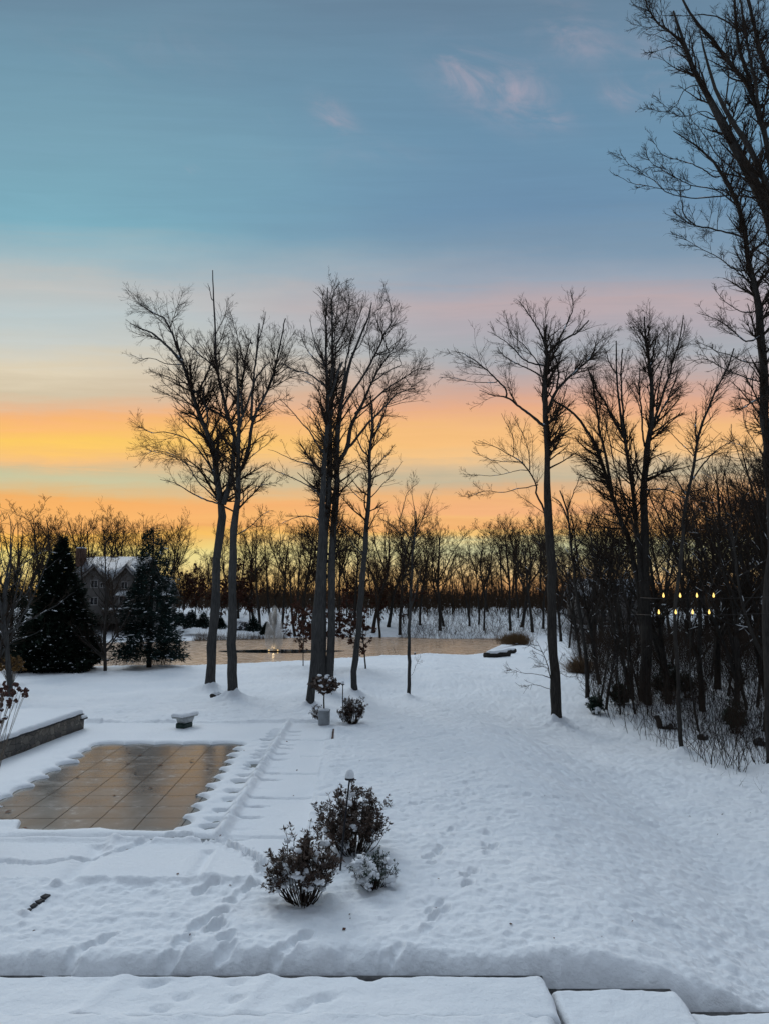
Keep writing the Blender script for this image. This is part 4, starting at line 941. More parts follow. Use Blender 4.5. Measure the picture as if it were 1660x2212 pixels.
# yews and scrub in the right woods
for cx, cy, w, h, lab, m_, s_ in [(285,1830,95,120,'dark low bush at the foot of the leaning saplings, nearest of the woods edge',M['needle'],41),(485,1775,140,150,'dark yew bush behind the thin upright sapling',M['needle'],42),
    (1390,1985,130,210,'black conifer bush in the snow right of the crooked sapling',M['needle'],43),(860,1710,230,220,'wide snow flecked yew thicket right of the massive tree',M['needle_blue'],44),(1010,1700,120,150,'dark yew bush tucked behind the slim slanting tree',M['needle'],45)]:
    p = gp(*dp('I', cx, cy)); D = p[1]; k = D/F/(2.011*1.8217)
    shrub('yew_bush', lab, p, w*k/2*1.15, h*k*1.0, 62 if s_ != 44 else 110, s_, M['leaf_green'], .13, 44 if s_ == 44 else 9, snow_r=.12, cat='bush', group='dark bushes at the right woods edge')
def brush_pile(name, label, base, W_, H_, n, seed, mat, cat='shrub', r=.012, group=None, spread=.5):
    rg2 = np.random.default_rng(seed); P = np.zeros((n,5,3)); P[:,0,0] = rg2.normal(size=n)*W_*.25; P[:,0,1] = rg2.normal(size=n)*W_*.25
    d = rg2.normal(size=(n,3))*spread; d[:,2] = 1; L = H_*rg2.uniform(.4, 1., (n,1))
    for j in range(1, 5): d = d+rg2.normal(size=(n,3))*.15; d[:,2] -= .07; P[:,j] = P[:,j-1]+d/np.linalg.norm(d, axis=1, keepdims=True)*L/4
    R = np.full((n,5), r)*np.array([1,.9,.8,.6,.4]); s1 = spawn(P, R, 3., .2, 1, (.2,.5), 35, 4, .2, .05, .7, r*.6, rg2, lmax=H_*.5)
    v, f = tube_batch(P, R, 3); v2, f2 = tube_batch(*s1, 3); root = thing(name, label, cat, tuple(base), group)
    link('stems', new_mesh('stems', np.vstack([v, v2]), np.vstack([f, f2+len(v)]), mat), root); return root
M['dry_grass'] = simple('dry_straw_stems', (.13,.075,.032), .9, .4, 5.)
M['reed'] = simple('dry_reed', (.10,.068,.04), .9, .4, 5.)
p = gp(*dp('I', 160, 1500)); brush_pile('grass_clump', 'tawny dried grass clump at the woods edge right of the dark tree', p, 1.6, 1.5, 900, 51, M['dry_grass'], 'grass clump', .008, spread=.7)
p = gp(1118, 1394); brush_pile('reed_clump', 'rusty dried reed clump at the right end of the pond', (p[0], p[1]+2, p[2]), 3.4, 1.6, 1500, 52, M['dry_grass'], 'reeds', .012, spread=.3)
# ============================ ground cover too fine to count ============================
def stems_field(name, pts, h0, h1, r, seed, mat, side=2., up=.12, kind='stuff', lean=.25, n=5, smax=.9):
    rg2 = np.random.default_rng(seed); k = len(pts); P = np.zeros((k,n,3)); P[:,0] = pts; P[:,0,2] -= .08
    d = rg2.normal(size=(k,3))*lean; d[:,2] = 1; L = rg2.uniform(h0, h1, (k,1))
    for j in range(1, n): d = d+rg2.normal(size=(k,3))*.10; P[:,j] = P[:,j-1]+d/np.linalg.norm(d, axis=1, keepdims=True)*L/(n-1)
    R = np.full((k,n), r)*np.linspace(1, .35, n)[None,:]*rg2.uniform(.6, 1.4, (k,1)); v, f = tube_batch(P, R, 3)
    if side:
        s1 = spawn(P, R, side, .25, 1, (.2,.5), 45, 4, .2, up, .6, r*.5, rg2, lmax=smax*(h1)*.4); v2, f2 = tube_batch(*s1, 3); f = np.vstack([f, f2+len(v)]); v = np.vstack([v, v2])
    return tag(link(name, new_mesh(name, v, f, mat)), kind=kind)
rn = np.random.default_rng(9)
def with_z(x, y): return np.stack([x, y, hgt(x, y, False)], 1)
# far belt of forest behind everything
k = 1300; D = rn.uniform(172, 330, k); a = rn.uniform(-.62, .72, k); stems_field('far_woods', with_z(D*a, D), 7, 13, .10, 1, M['twig_far'], .9, .2, lean=.10, n=5, smax=.8)
k = 11000; D = rn.uniform(150, 230, k); a = rn.uniform(-.6, .7, k); ok = (a > -.25) | (D > 172); stems_field('far_thicket', with_z(D*a, D)[ok], 1.8, 5.2, .06, 2, M['twig_far'], 1.8, .1, lean=.3, smax=1.)
# brush on the floor of the right woods
k = 8000; D = 112-82*rn.random(k)**1.7; px = rn.uniform(1230, 1760, k)+(D < 55)*30; x = (px-830)/F*D; ok = x > 11.5+np.where(D < 45, (45-D)*.12, 0)
stems_field('undergrowth', with_z(x, D)[ok], .6, 3.8, .012, 3, M['twig'], 3., .12, lean=.3, smax=1.1)
k = 1300; D = rn.uniform(42, 75, k); px = rn.uniform(1260, 1760, k); x = (px-830)/F*D; stems_field('dark_brush', with_z(x, D), .8, 2.6, .012, 33, M['twig'], 4., .12, lean=.45, smax=1.3)
k = 2300; D = rn.uniform(20, 60, k); x = rn.uniform(13.0, 30, k)+np.maximum(0, (36-D))*.0; pe = [P0(1250,1500), P0(1300,1560), P0(1450,1590), P0(1560,1625), P0(1640,1680), P0(1700,1760), P0(2400,1800), P0(2400,1300), P0(1250,1380)]
sd = poly_sd(x, D, pe); ok = sd < -.3
stems_field('weeds', with_z(x, D)[ok], .2, .8, .005, 4, M['twig'], 3., .1, lean=.5, smax=1.)
# reeds on both shores
def shore(seq, n, w, seed, z=None):
    r2 = np.random.default_rng(seed); out = []
    for (a, b) in zip(seq, seq[1:]):
        t = r2.random(n//(len(seq)-1)); q = a[None]*(1-t[:,None])+b[None]*t[:,None]; q[:,1] += r2.normal(size=len(t))*w; out.append(q)
    q = np.vstack(out); return np.column_stack([q, hgt(q[:,0], q[:,1], False)])
pf = [P0(x, y, -1.2) for x, y in [(420,1383),(470,1382),(540,1380.5),(620,1378.5)]]; stems_field('reeds', shore(pf, 1500, .8, 1), .7, 1.9, .016, 5, M['reed'], 0, lean=.12)
pf = [P0(x, y, -1.2) for x, y in [(860,1377),(940,1378.5),(1030,1379),(1095,1383)]]; stems_field('reeds', shore(pf, 900, .8, 2), .5, 1.5, .016, 6, M['reed'], 0, lean=.15)
pn = [gp(x, y)[:2]+np.array([0,2.5]) for x, y in [(200,1441),(300,1441),(345,1441)]]; stems_field('reeds', shore(pn, 220, .8, 3), 1.4, 2.8, .012, 7, M['reed'], 1.2, lean=.15)
pn = [gp(x, y)[:2]+np.array([0,1.5]) for x, y in [(760,1424),(860,1418),(950,1408),(1050,1392)]]; stems_field('reeds', shore(pn, 70, .8, 4), 1.0, 2., .012, 8, M['reed'], .6, lean=.2)
D = rn.uniform(126, 160, 2800); x = D*rn.uniform(.02, .26, 2800); stems_field('bank_scrub', with_z(x, D), .4, 2.0, .022, 9, M['twig_far'], 2.5, .1, lean=.5)
D = rn.uniform(138, 156, 220); x = D*rn.uniform(-.3, .02, 220); stems_field('bank_weeds', with_z(x, D), .3, 1.2, .015, 10, M['twig_far'], 2., .1, lean=.5)

# ============================ pond, fountain ============================
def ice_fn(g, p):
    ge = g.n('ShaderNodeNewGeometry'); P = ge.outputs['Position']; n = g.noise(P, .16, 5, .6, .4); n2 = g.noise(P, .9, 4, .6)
    g.put(p.inputs['Base Color'], g.mix(g.mr(n, .35, .7), (.52,.36,.245,1), (.60,.43,.30,1))); g.put(p.inputs['Roughness'], g.mr(n2, .3, .7, .20, .32))  # orange-tan base paints in part of the sunset glow the ice reflects
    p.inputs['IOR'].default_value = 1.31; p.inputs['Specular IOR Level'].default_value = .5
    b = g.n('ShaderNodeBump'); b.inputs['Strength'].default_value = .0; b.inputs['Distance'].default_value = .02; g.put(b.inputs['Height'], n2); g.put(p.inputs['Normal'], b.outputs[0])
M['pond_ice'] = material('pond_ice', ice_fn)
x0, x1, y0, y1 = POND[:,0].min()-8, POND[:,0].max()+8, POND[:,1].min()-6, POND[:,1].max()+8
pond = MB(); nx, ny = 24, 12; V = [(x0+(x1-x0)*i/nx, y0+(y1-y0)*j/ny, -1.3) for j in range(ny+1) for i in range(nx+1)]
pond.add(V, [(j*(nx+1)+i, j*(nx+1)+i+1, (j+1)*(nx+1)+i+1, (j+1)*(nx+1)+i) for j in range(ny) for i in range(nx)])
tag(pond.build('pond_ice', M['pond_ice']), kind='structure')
def water_fn(g, p):
    ge = g.n('ShaderNodeNewGeometry'); n = g.noise(ge.outputs['Position'], 1.6, 3, .5)
    p.inputs['Base Color'].default_value = (.01,.016,.02,1); p.inputs['Roughness'].default_value = .04; p.inputs['IOR'].default_value = 1.33
    b = g.n('ShaderNodeBump'); b.inputs['Strength'].default_value = .12; b.inputs['Distance'].default_value = .03; g.put(b.inputs['Height'], n); g.put(p.inputs['Normal'], b.outputs[0])
M['water'] = material('open_water', water_fn)
fc = P0(592, 1407, -1.3); fl = P0(472, 1407, -1.3); fr = P0(742, 1407, -1.3)
ex = (fr[0]-fl[0])/2; cx = (fr[0]+fl[0])/2; ell = [(cx+ex*math.cos(t)*(1+.05*math.sin(5*t)), fc[1]+3.2*math.sin(t)*(1+.08*math.sin(4*t+1)), -1.292) for t in np.linspace(0, 2*math.pi, 61)[:-1]]
m_ = MB(); m_.add(ell, [tuple(range(60))]); tag(m_.build('open_water', M['water']), kind='structure')
def emit(name, col, s):
    def fn(g, p): p.inputs['Base Color'].default_value = (*col, 1); p.inputs['Emission Color'].default_value = (*col, 1); p.inputs['Emission Strength'].default_value = s
    return material(name, fn)
M['lamp_glow'] = emit('lamp_glow', (1., .66, .26), 1.2)
def vol(name, dens, col=(.9,.9,.92), em=0., sc=1.5):
    m_ = bpy.data.materials.new(name); m_.use_nodes = True; t = m_.node_tree; t.nodes.clear(); g = G_(t)
    tc = g.n('ShaderNodeTexCoord'); sp = g.n('ShaderNodeSeparateXYZ'); g.put(sp.inputs[0], tc.outputs['Object']); n = g.noise(tc.outputs['Object'], sc, 4, .65)
    v = g.n('ShaderNodeVolumePrincipled'); v.inputs['Color'].default_value = (*col, 1); v.inputs['Anisotropy'].default_value = .3
    g.put(v.inputs['Density'], g.m('MULTIPLY', g.mr(n, .32, .75, .15, 1.), dens)); v.inputs['Emission Strength'].default_value = em; v.inputs['Emission Color'].default_value = (1,.75,.4,1)
    o = g.n('ShaderNodeOutputMaterial'); t.links.new(v.outputs[0], o.inputs[1]); return m_
Fz = -1.3; ft = thing('fountain', 'lit fountain throwing a misty white plume over the frozen pond', 'fountain', (fc[0], fc[1], Fz))
def lathe(prof, n=20):
    m_ = MB(); v = [(r*math.cos(a), r*math.sin(a), z) for r, z in prof for a in np.linspace(0, 2*math.pi, n+1)[:-1]]; k = len(prof)
    f = [(i*n+j, i*n+(j+1)%n, (i+1)*n+(j+1)%n, (i+1)*n+j) for i in range(k-1) for j in range(n)]+[tuple(range(n))[::-1], tuple((k-1)*n+j for j in range(n))]
    m_.add(v, f); return m_
px_m = fc[1]/F
pl = bpy.data.lights.new('fountain_lamp', 'POINT'); pl.energy = 9; pl.color = (1, .72, .38); pl.shadow_soft_size = .12; po = link('lamp', pl, ft, (0, -.55, .5))
lathe([(.7,-.06),(.8,.05),(.6,.14),(.3,.2),(.12,.42)]).build('float', M['black_metal'], ft, True)
for s_ in (-1, 1):
    lathe([(.07,.05),(.09,.15),(.05,.19)], 12).build('light', M['lamp_glow'], ft, True, (s_*.56, -.5, .05))
hp = (1407-1316)*px_m
lathe([(.06,.3),(.12,1.2),(.16,2.2),(.26,hp*.55),(.34,hp*.80),(.2,hp*.95)], 14).build('jet', vol('jet_water', 6., (1,.9,.75), .0, 2.5), ft, True)
lathe([(.9,.1),(1.15,1.),(1.2,hp*.42),(1.0,hp*.66),(.75,hp*.85),(.42,hp*1.0),(.08,hp*1.08)], 24).build('plume', vol('mist', 1.3, (.95,.92,.90), 0., .8), ft, True)
for px, h_, lab in [(895,1.15,'dark post standing in the pond ice near the thin lawn tree'),(777,.5,'short stake in the pond ice left of the dark post')]:
    q = P0(px, 1424, -.9); m_ = MB(); zt = CAM_Z - ((1408 if px > 800 else 1416)-1290.9)/F*q[1]; m_.tube([(0,0,-1.2),(0.02,0,0),(.0,0,zt+.4)], [.09 if px > 800 else .04]*3, 8)
    t = thing('post', lab, 'post', (q[0], q[1], -.4)); m_.build('shaft', M['bark_dark'], t, True)
    m2 = MB(); m2.ball((0,0,zt+.42), .09, 3, .2, 2, .6); m2.build('snow', M['snow'], t, True)
# ============================ pool ============================
def cover_fn(g, p):
    uv = g.n('ShaderNodeUVMap'); sp = g.n('ShaderNodeSeparateXYZ'); g.put(sp.inputs[0], uv.outputs[0]); u, v = sp.outputs[0], sp.outputs[1]
    ge = g.n('ShaderNodeNewGeometry'); P = ge.outputs['Position']; n = g.noise(P, 1.1, 5, .65, .5); n2 = g.noise(P, 7., 4, .6); n3 = g.noise(P, .5, 3, .5)
    def lines(c, k, w):
        f = g.m('ABSOLUTE', g.m('SUBTRACT', g.m('FRACT', g.m('MULTIPLY', c, k)), .5)); return g.mr(f, .5-w, .5-w*.4)
    uu = g.m('ADD', u, g.m('MULTIPLY', g.m('SUBTRACT', n, .5), .012)); vv = g.m('ADD', v, g.m('MULTIPLY', g.m('SUBTRACT', n, .5), .012))
    st = g.m('MAXIMUM', g.m('MULTIPLY', lines(uu, 5., .022), 1.), g.m('MULTIPLY', lines(vv, 10., .030), .8))
    base = g.mix(g.mr(n, .3, .7), (.085,.086,.086,1), (.125,.125,.122,1))
    base = g.mix(g.m('MULTIPLY', g.m('MULTIPLY', g.mr(n, .54, .72), g.mr(n2, .42, .65)), .6), base, (.42,.44,.45,1))
    edge = g.m('MAXIMUM', g.m('MAXIMUM', g.mr(u, .06, -.06), g.mr(u, .94, 1.06)), g.m('MAXIMUM', g.mr(v, .96, 1.03), g.mr(v, .03, -.01)))
    base = g.mix(g.m('MULTIPLY', edge, .55), base, (.16,.185,.18,1))
    g.put(p.inputs['Base Color'], g.mix(g.m('MULTIPLY', st, .85), base, (.012,.013,.012,1))); g.put(p.inputs['Specular IOR Level'], g.m('SUBTRACT', .34, g.m('MULTIPLY', st, .30)))
    r = g.m('ADD', g.mr(n, .3, .7, .16, .24), g.m('MULTIPLY', edge, .30)); g.put(p.inputs['Roughness'], r)
    p.inputs['IOR'].default_value = 1.36
    b = g.n('ShaderNodeBump'); b.inputs['Strength'].default_value = .08; b.inputs['Distance'].default_value = .008; g.put(b.inputs['Height'], g.m('SUBTRACT', n2, st)); g.put(p.inputs['Normal'], b.outputs[0])
M['pool_cover'] = material('pool_cover', cover_fn)
nu, nv = 20, 30; V = []; UV = []
for j in range(nv+1):
    for i in range(nu+1):
        u = -.22+1.44*i/nu; v = -.06+1.12*j/nv; q = PO+PU*u+PV*v; V.append((q[0], q[1], -.085)); UV.append((u, v))
Fp = np.array([(j*(nu+1)+i, (j+1)*(nu+1)+i, (j+1)*(nu+1)+i+1, j*(nu+1)+i+1) for j in range(nv) for i in range(nu)])
me = new_mesh('pool_cover', V, Fp, M['pool_cover'], False, UV)
t = thing('swimming_pool', 'rectangular swimming pool under an iced tan cover with dark strap lines and scalloped edges', 'pool', (0,0,0)); link('cover', me, t)
def litter(px, py, s, lab=None):
    q = gp(px, py); return q
# ============================ diving board ============================
q = gp(398, 1571); D = q[1]; t = thing('diving_board', 'short diving board stand under a thick slab of snow behind the pool', 'diving board', tuple(q), rz=math.radians(-22)); k = D/F; t.scale = (.72, .72, .90)
M['board'] = simple('worn_white_board', (.42,.44,.44), .5, .15); M['green_base'] = simple('dark_green_base', (.012,.04,.032), .5, .3)
m_ = MB(); m_.box((0,0,.10), (.62,.85,.24), 0, .04); m_.build('base', M['green_base'], t)
m_ = MB(); m_.prism([(-.26,.2),(.26,.2),(.40,.46),(-.40,.46)], -.30, .45); m_.build('stand', M['board'], t)
m_ = MB(); m_.box((0,.05,.50), (.78,1.5,.07), 0, .02); m_.build('board', M['board'], t)
def snow_slab(name, cx, cy, z, w, l, h, parent, seed=0, rz=0., edge=.10, mat=None, res=26, tilt=0., rough=.03):
    ed = np.array([0,.008,.022,.045,.08,.12]); er = min(.13, w*.3, l*.3)
    def axis(L, n): e = ed[ed < L*.3]; e = np.unique(np.concatenate([e, np.linspace(min(.15, L*.35), L-min(.15, L*.35), n), L-e])); return e/L*2-1
    ax_, ay_2 = axis(w, res), axis(l, max(6, int(res*l/w))); nx, ny = len(ax_), len(ay_2); X_, Y_ = np.meshgrid(ax_, ay_2, indexing='ij')
    fall = lambda T, L: np.sqrt(1-(1-np.clip((1-np.abs(T))*L/2/er, 0, 1))**2.6)
    hh = h*fall(X_, w)*fall(Y_, l); hh = hh*(1+rough*8*vn((X_*w+seed)*1.8, (Y_*l)*1.8, seed)) + rough*fbm(X_*w*3+seed, Y_*l*3, seed, 2)*np.minimum(1, hh/h*1.)
    bul = 1+edge/w*.3*np.sin(hh/h*3.1)
    wx = np.clip((np.abs(X_)*w/2-(w/2-.3))/.3, 0, 1); wy = np.clip((np.abs(Y_)*l/2-(l/2-.3))/.3, 0, 1); jj = rough*2.6*min(1, w, l); vx = X_*w/2*bul+jj*fbm(Y_*l*1.6+seed, 0*X_+np.sign(X_), seed+3, 3)*wx; vy = Y_*l/2*(1+edge/l*.3*np.sin(hh/h*3.1))+jj*fbm(X_*w*1.6+seed, 0*Y_+np.sign(Y_), seed+4, 3)*wy
    top = np.stack([vx, vy, z+hh], -1).reshape(-1, 3); i = np.arange(nx-1)[:,None]*ny; j = np.arange(ny-1)[None,:]; f = np.stack([i+j, i+ny+j, i+ny+j+1, i+j+1], -1).reshape(-1, 4)
    # skirt
    rim = [a*ny for a in range(nx)]+[(nx-1)*ny+b for b in range(1, ny)]+[a*ny+ny-1 for a in range(nx-2, -1, -1)]+[b for b in range(ny-2, 0, -1)]
    sk = top[rim].copy(); sk[:,2] = z; n0 = len(top); kk = len(rim); f2 = np.array([(rim[a], n0+a, n0+(a+1)%kk, rim[(a+1)%kk]) for a in range(kk)])
    v = np.vstack([top, sk]); me = new_mesh(name, v, np.vstack([f, f2]), M['snow'], True); o = link(name, me, parent, (cx, cy, 0)); o.rotation_euler = (0, tilt, rz); return o
snow_slab('snow', 0, .05, .535, .84, 1.55, .15, t, 3)
# ============================ stone walls and steps ============================
def stone_fn(g, p):
    tc = g.n('ShaderNodeTexCoord'); mp = g.n('ShaderNodeMapping'); g.put(mp.inputs[0], tc.outputs['Object']); mp.inputs['Scale'].default_value = (2.6, 2.6, 3.4)
    vo = g.n('ShaderNodeTexVoronoi', feature='F1', distance='CHEBYCHEV'); g.put(vo.inputs['Vector'], mp.outputs[0]); vo.inputs['Scale'].default_value = 1.2
    ve = g.n('ShaderNodeTexVoronoi', feature='DISTANCE_TO_EDGE'); g.put(ve.inputs['Vector'], mp.outputs[0]); ve.inputs['Scale'].default_value = 1.2
    n = g.noise(tc.outputs['Object'], 9., 5, .6); sp = g.n('ShaderNodeSeparateColor'); g.put(sp.inputs[0], vo.outputs['Color'])
    c = g.ramp(sp.outputs[0], [(0., (.07,.065,.06)), (.5, (.14,.125,.105)), (1., (.24,.22,.19))]); c = g.mix(g.mr(n, .3, .7, 0., .5), c, (.05,.05,.05,1))
    c = g.mix(g.mr(ve.outputs[0], .0, .035), (.035,.034,.032,1), c); g.put(p.inputs['Base Color'], c); p.inputs['Roughness'].default_value = .9
    b = g.n('ShaderNodeBump'); b.inputs['Strength'].default_value = .8; b.inputs['Distance'].default_value = .03; g.put(b.inputs['Height'], g.mr(ve.outputs[0], 0., .08)); g.put(p.inputs['Normal'], b.outputs[0])
M['stone'] = material('fieldstone', stone_fn); M['brick'] = simple('dark_brick', (.10,.055,.04), .9, .35, 8.); M['cap'] = simple('dark_capstone', (.05,.05,.052), .8, .3, 12, .3)
a = P0(*dp('R', 1385, 1520)); b = P0(*dp('R', 0, 2060)); dvec = b-a; dvec /= np.linalg.norm(dvec); ang = math.atan2(dvec[1], dvec[0]); L_ = 13.
t = thing('stone_wall', 'low fieldstone retaining wall with a thick snow cap at the left edge by the pool', 'wall', (a[0], a[1], 0)); t.rotation_euler = (0,0,ang)
s_in = 1. if (math.cos(ang+math.pi/2)) < 0 else -1.   # side away from the pool
s_in = -1. 
m_ = MB(); m_.box((L_/2, s_in*.25, .18), (L_, .42, .86)); m_.build('wall', M['stone'], t)
m_ = MB(); [m_.box((.32+.9*i+.45, s_in*.22, .64), (.885, .56, .07), 0, .012) for i in range(14)]; m_.build('capstone', M['cap'], t)
m_ = MB(); m_.box((.12, s_in*.2, .42), (.5, .52, .07), 0, .012); m_.build('capstone', M['cap'], t)
snow_slab('snow', .12, s_in*.2, .455, .46, .48, .14, t, 8, res=12)
snow_slab('snow', L_/2+.2, s_in*2.55, .67, L_-.2, 5.2, .19, t, 5, res=70, rough=.022)
m_ = MB(); m_.box((L_/2+.3, s_in*2.7, .3), (L_-.5, 4.5, .68)); m_.build('bed', M['cap'], t)
STEP = 'snow covered capstones of the stepped wall at the bottom'
for nm, lab, xa, xb, yf, yn, z, sd in [
    ('wall_cap', 'long snow covered capstone slab across the bottom left, marked by footprints', -9.2, 2.42, 11.90, 10.70, -.33, 1),
    ('wall_cap', 'square snow covered slab right of the long one, one step lower', 2.48, 4.36, 11.86, 10.2, -.50, 2),
    ('wall_cap', 'snow covered slab at the bottom right corner, the lowest step', 4.44, 6.35, 11.80, 10.0, -.80, 3)]:
    w = xb-xa; l = yf-yn; t = thing(nm, lab, 'wall cap', ((xa+xb)/2, (yf+yn)/2, z), STEP)
    m_ = MB(); m_.box((0,0,-.55), (w-.06, l-.08, 1.0)); m_.build('wall', M['stone'], t); m_ = MB(); m_.box((0,0,-.02), (w, l, .08), 0, .015); m_.build('capstone', M['cap'], t); m_ = MB(); m_.box((0,l/2+.10,-.40), (w-.02,.19,.93)); m_.build('dark_gap_strip', M['cap'], t)  # dark strip added so the shaded gap behind each slab looks black
    o = snow_slab('snow', 0, 0, .02, w-.02, l-.02, .17, t, sd*7, res=140 if w > 5 else 30, rough=.02)
    if w > 5:                                      # footprints pressed in the slab snow
        me = o.data; c = np.empty(len(me.vertices)*3, np.float32); me.vertices.foreach_get('co', c); c = c.reshape(-1, 3)
        for u, v in [(660,520),(700,508),(800,575),(705,628),(1030,515),(1030,590),(1430,575),(1405,588),(1300,628),(1330,605),(1610,490)]:
            q = P0(*dp('K', u, v), z+.19)-np.array([(xa+xb)/2, (yf+yn)/2]); d2 = ((c[:,0]-q[0])/.13)**2+((c[:,1]-q[1])/.075)**2; c[:,2] -= (c[:,2] > .03)*.11*np.exp(-d2**1.5)
        for u in (450, 1110):
            q = P0(*dp('K', u, 560), z+.19)-np.array([(xa+xb)/2, 0]); d2 = ((c[:,0]-q[0]-c[:,1]*.28)/.12)**2; c[:,2] += (c[:,2] > .1)*.045*np.exp(-d2)
        me.vertices.foreach_set('co', c.ravel()); me.update()
t = thing('wall_cap', 'nearest and highest snow covered ledge along the very bottom edge', 'wall cap', (-3.4, 8.7, .05), STEP)
m_ = MB(); m_.box((0,.4,-.62), (11.0, 1.6, 1.2)); m_.build('wall', M['stone'], t); snow_slab('snow', 0, 0.4, -.02, 11.1, 2.16, .20, t, 51, res=120, rough=.035)
# ============================ planter, lamps ============================
M['planter'] = simple('pale_grey_planter', (.36,.38,.40), .7, .1, 5.)
q = gp(700, 1565); D = q[1]; k = D/F; t = thing('planter', 'pale grey cube planter at the far corner of the patio', 'planter', tuple(q)); w = 23*k; h = 28*k
m_ = MB(); m_.box((0,0,h/2), (w,w,h), 0, .02); m_.build('box', M['planter'], t); m_ = MB(); m_.box((0,0,h+.005), (w+.04,w+.04,.05), 0, .01); m_.build('rim', M['planter'], t); snow_slab('snow', 0, 0, h+.03, w-.03, w-.03, .07, t, 4, res=12)
st_ = thing('topiary', 'small ball topped tree with drooping leaves growing in the grey planter', 'small tree', (q[0], q[1], q[2]+h)); m_ = MB(); m_.tube([(0,0,-.1),(-.02,0,.5),(.0,0,1.1)], [.035,.03,.025], 7); m_.build('trunk', M['bark_dark'], st_, True)
rg3 = np.random.default_rng(4); n = 260; c = rg3.normal(size=(n,3)); c /= np.linalg.norm(c, axis=1, keepdims=True); c = c*rg3.uniform(.25, 1, (n,1))*np.array([.62,.6,.34])+np.array([0,0,1.15])
P = np.zeros((26,5,3)); e = c[:26]
for j in range(5): P[:,j] = np.array([0,0,.95])*(1-j/4)+e*(j/4)
v, f = tube_batch(P, np.full((26,5), .010), 4); link('branches', new_mesh('branches', v, f, M['twig']), st_)
v, f = leaves_at(np.stack([c, c], 1), rg3, .16, 900); link('leaves', new_mesh('leaves', v, f, M['leaf_rhodo']), st_)
m_ = MB(); [m_.ball(c[i]*1.0+np.array([0,0,.06]), (.11,.10,.06), i, .4, 2) for i in range(0, 260, 12)]; m_.build('snow', M['snow'], st_, True)
def path_lamp(px, pb, pt_, lab, lean, r, capw, caph):
    q = gp(px, pb); D = q[1]; H = (CAM_Z - q[2]) - (pt_-1290.9)/F*D*1.0/math.cos(0)
    zt = at(px, pt_, D)[2]-q[2]; t = thing('path_lamp', lab, 'lamp', tuple(q), 'path lamps'); m_ = MB(); m_.tube([(0,0,-.2),(lean*.5,0,zt*.5),(lean,0,zt)], [r,r,r*.9], 8); m_.build('pole', M['black_metal'], t, True)
    m_ = lathe([(r*1.2,-.07),(r*1.3,-.04),(capw*.98,-.03),(capw,.0),(capw*.7,.02)], 20); m_.build('lamp_shade', M['black_metal'], t, True, (lean,0,zt))
    m_ = lathe([(capw*.97,.01),(capw*.98,caph*.25),(capw*.85,caph*.55),(capw*.5,caph*.88),(capw*.12,caph)], 20); m_.build('snow', M['snow'], t, True, (lean,0,zt)); return t
path_lamp(740, 1555, 1478, 'tall thin black path lamp with a small snow cap beside the far planter', .0, .022, .082, .15)
path_lamp(733, 1880, 1681, 'slanting black path lamp with an egg shaped snow cap among the near shrubs', .20, .019, .098, .19)
# ============================ shrubs near ============================
def sh(px, py, wpx, hpx, lab, nst, seed, lm, leaf=.06, snow=10, **k):
    q = gp(px, py); s = q[1]/F; shrub('shrub', lab, q, wpx*s/2, hpx*s/math.cos(.3), nst, seed, lm, leaf, snow, **k); trees_bases.append((q[0], q[1], .10, -.05)); return q
NS = 'shrubs poking out of the snow'
sh(655, 1945, 156, 122, 'brown leaved shrub with snow clumps inside, front left one of the near cluster', 56, 1, M['leaf_rhodo'], .085, 52, snow_r=.075, group=NS)
sh(764, 1842, 156, 112, 'tall upright leafy shrub at the back of the near cluster behind the slanting lamp', 74, 2, M['leaf_rhodo'], .085, 42, snow_r=.07, group=NS)
sh(808, 1912, 108, 58, 'low dark green shrub heaped with snow, right one of the near cluster', 46, 3, M['leaf_green'], .045, 46, snow_r=.075, top=.12, group=NS)
sh(762, 1561, 52, 46, 'bare looking bushy shrub right of the thin far path lamp', 60, 4, M['leaf_rhodo'], .07, 14, snow_r=.07, group=NS)
sh(745, 1558, 24, 22, 'small low sprig shrub at the foot of the far path lamp', 16, 5, M['leaf_rhodo'], .08, 4, snow_r=.07, group=NS)
sh(683, 1556, 24, 26, 'little frosted shrub left of the grey planter', 18, 6, M['leaf_rhodo'], .06, 8, snow_r=.08, group=NS)
# hydrangea at the left edge
q = at(-35, 1600, 17.); base = (q[0], q[1], gz(q[0], q[1])); hy = thing('hydrangea', 'hydrangea with brown dried flower heads poking in at the left picture edge', 'shrub', base)
M['bloom'] = simple('dried_bloom', (.075,.035,.028), .95, .5, 30., .6); M['cane'] = simple('pale_cane', (.16,.13,.10), .8, .3, 10.)
heads = [(20,905,45),(100,860,45),(55,960,50),(255,810,48),(310,880,36),(355,900,30),(425,900,44),(410,975,52),(200,910,40),(220,955,52),(80,970,52),(30,1055,45),(150,1070,44),(260,1072,36),(165,1105,34),(145,1150,42),(12,1140,42),(35,1220,28),(90,1350,34),(25,1395,40),(80,765,24),(-20,900,50),(-60,1010,55),(-50,800,50),(-40,1180,50),(-90,1300,50),(70,800,30)]
rgh = random.Random(3)
B3 = np.array(base); canes = MB(); blooms = MB(); sn = MB()
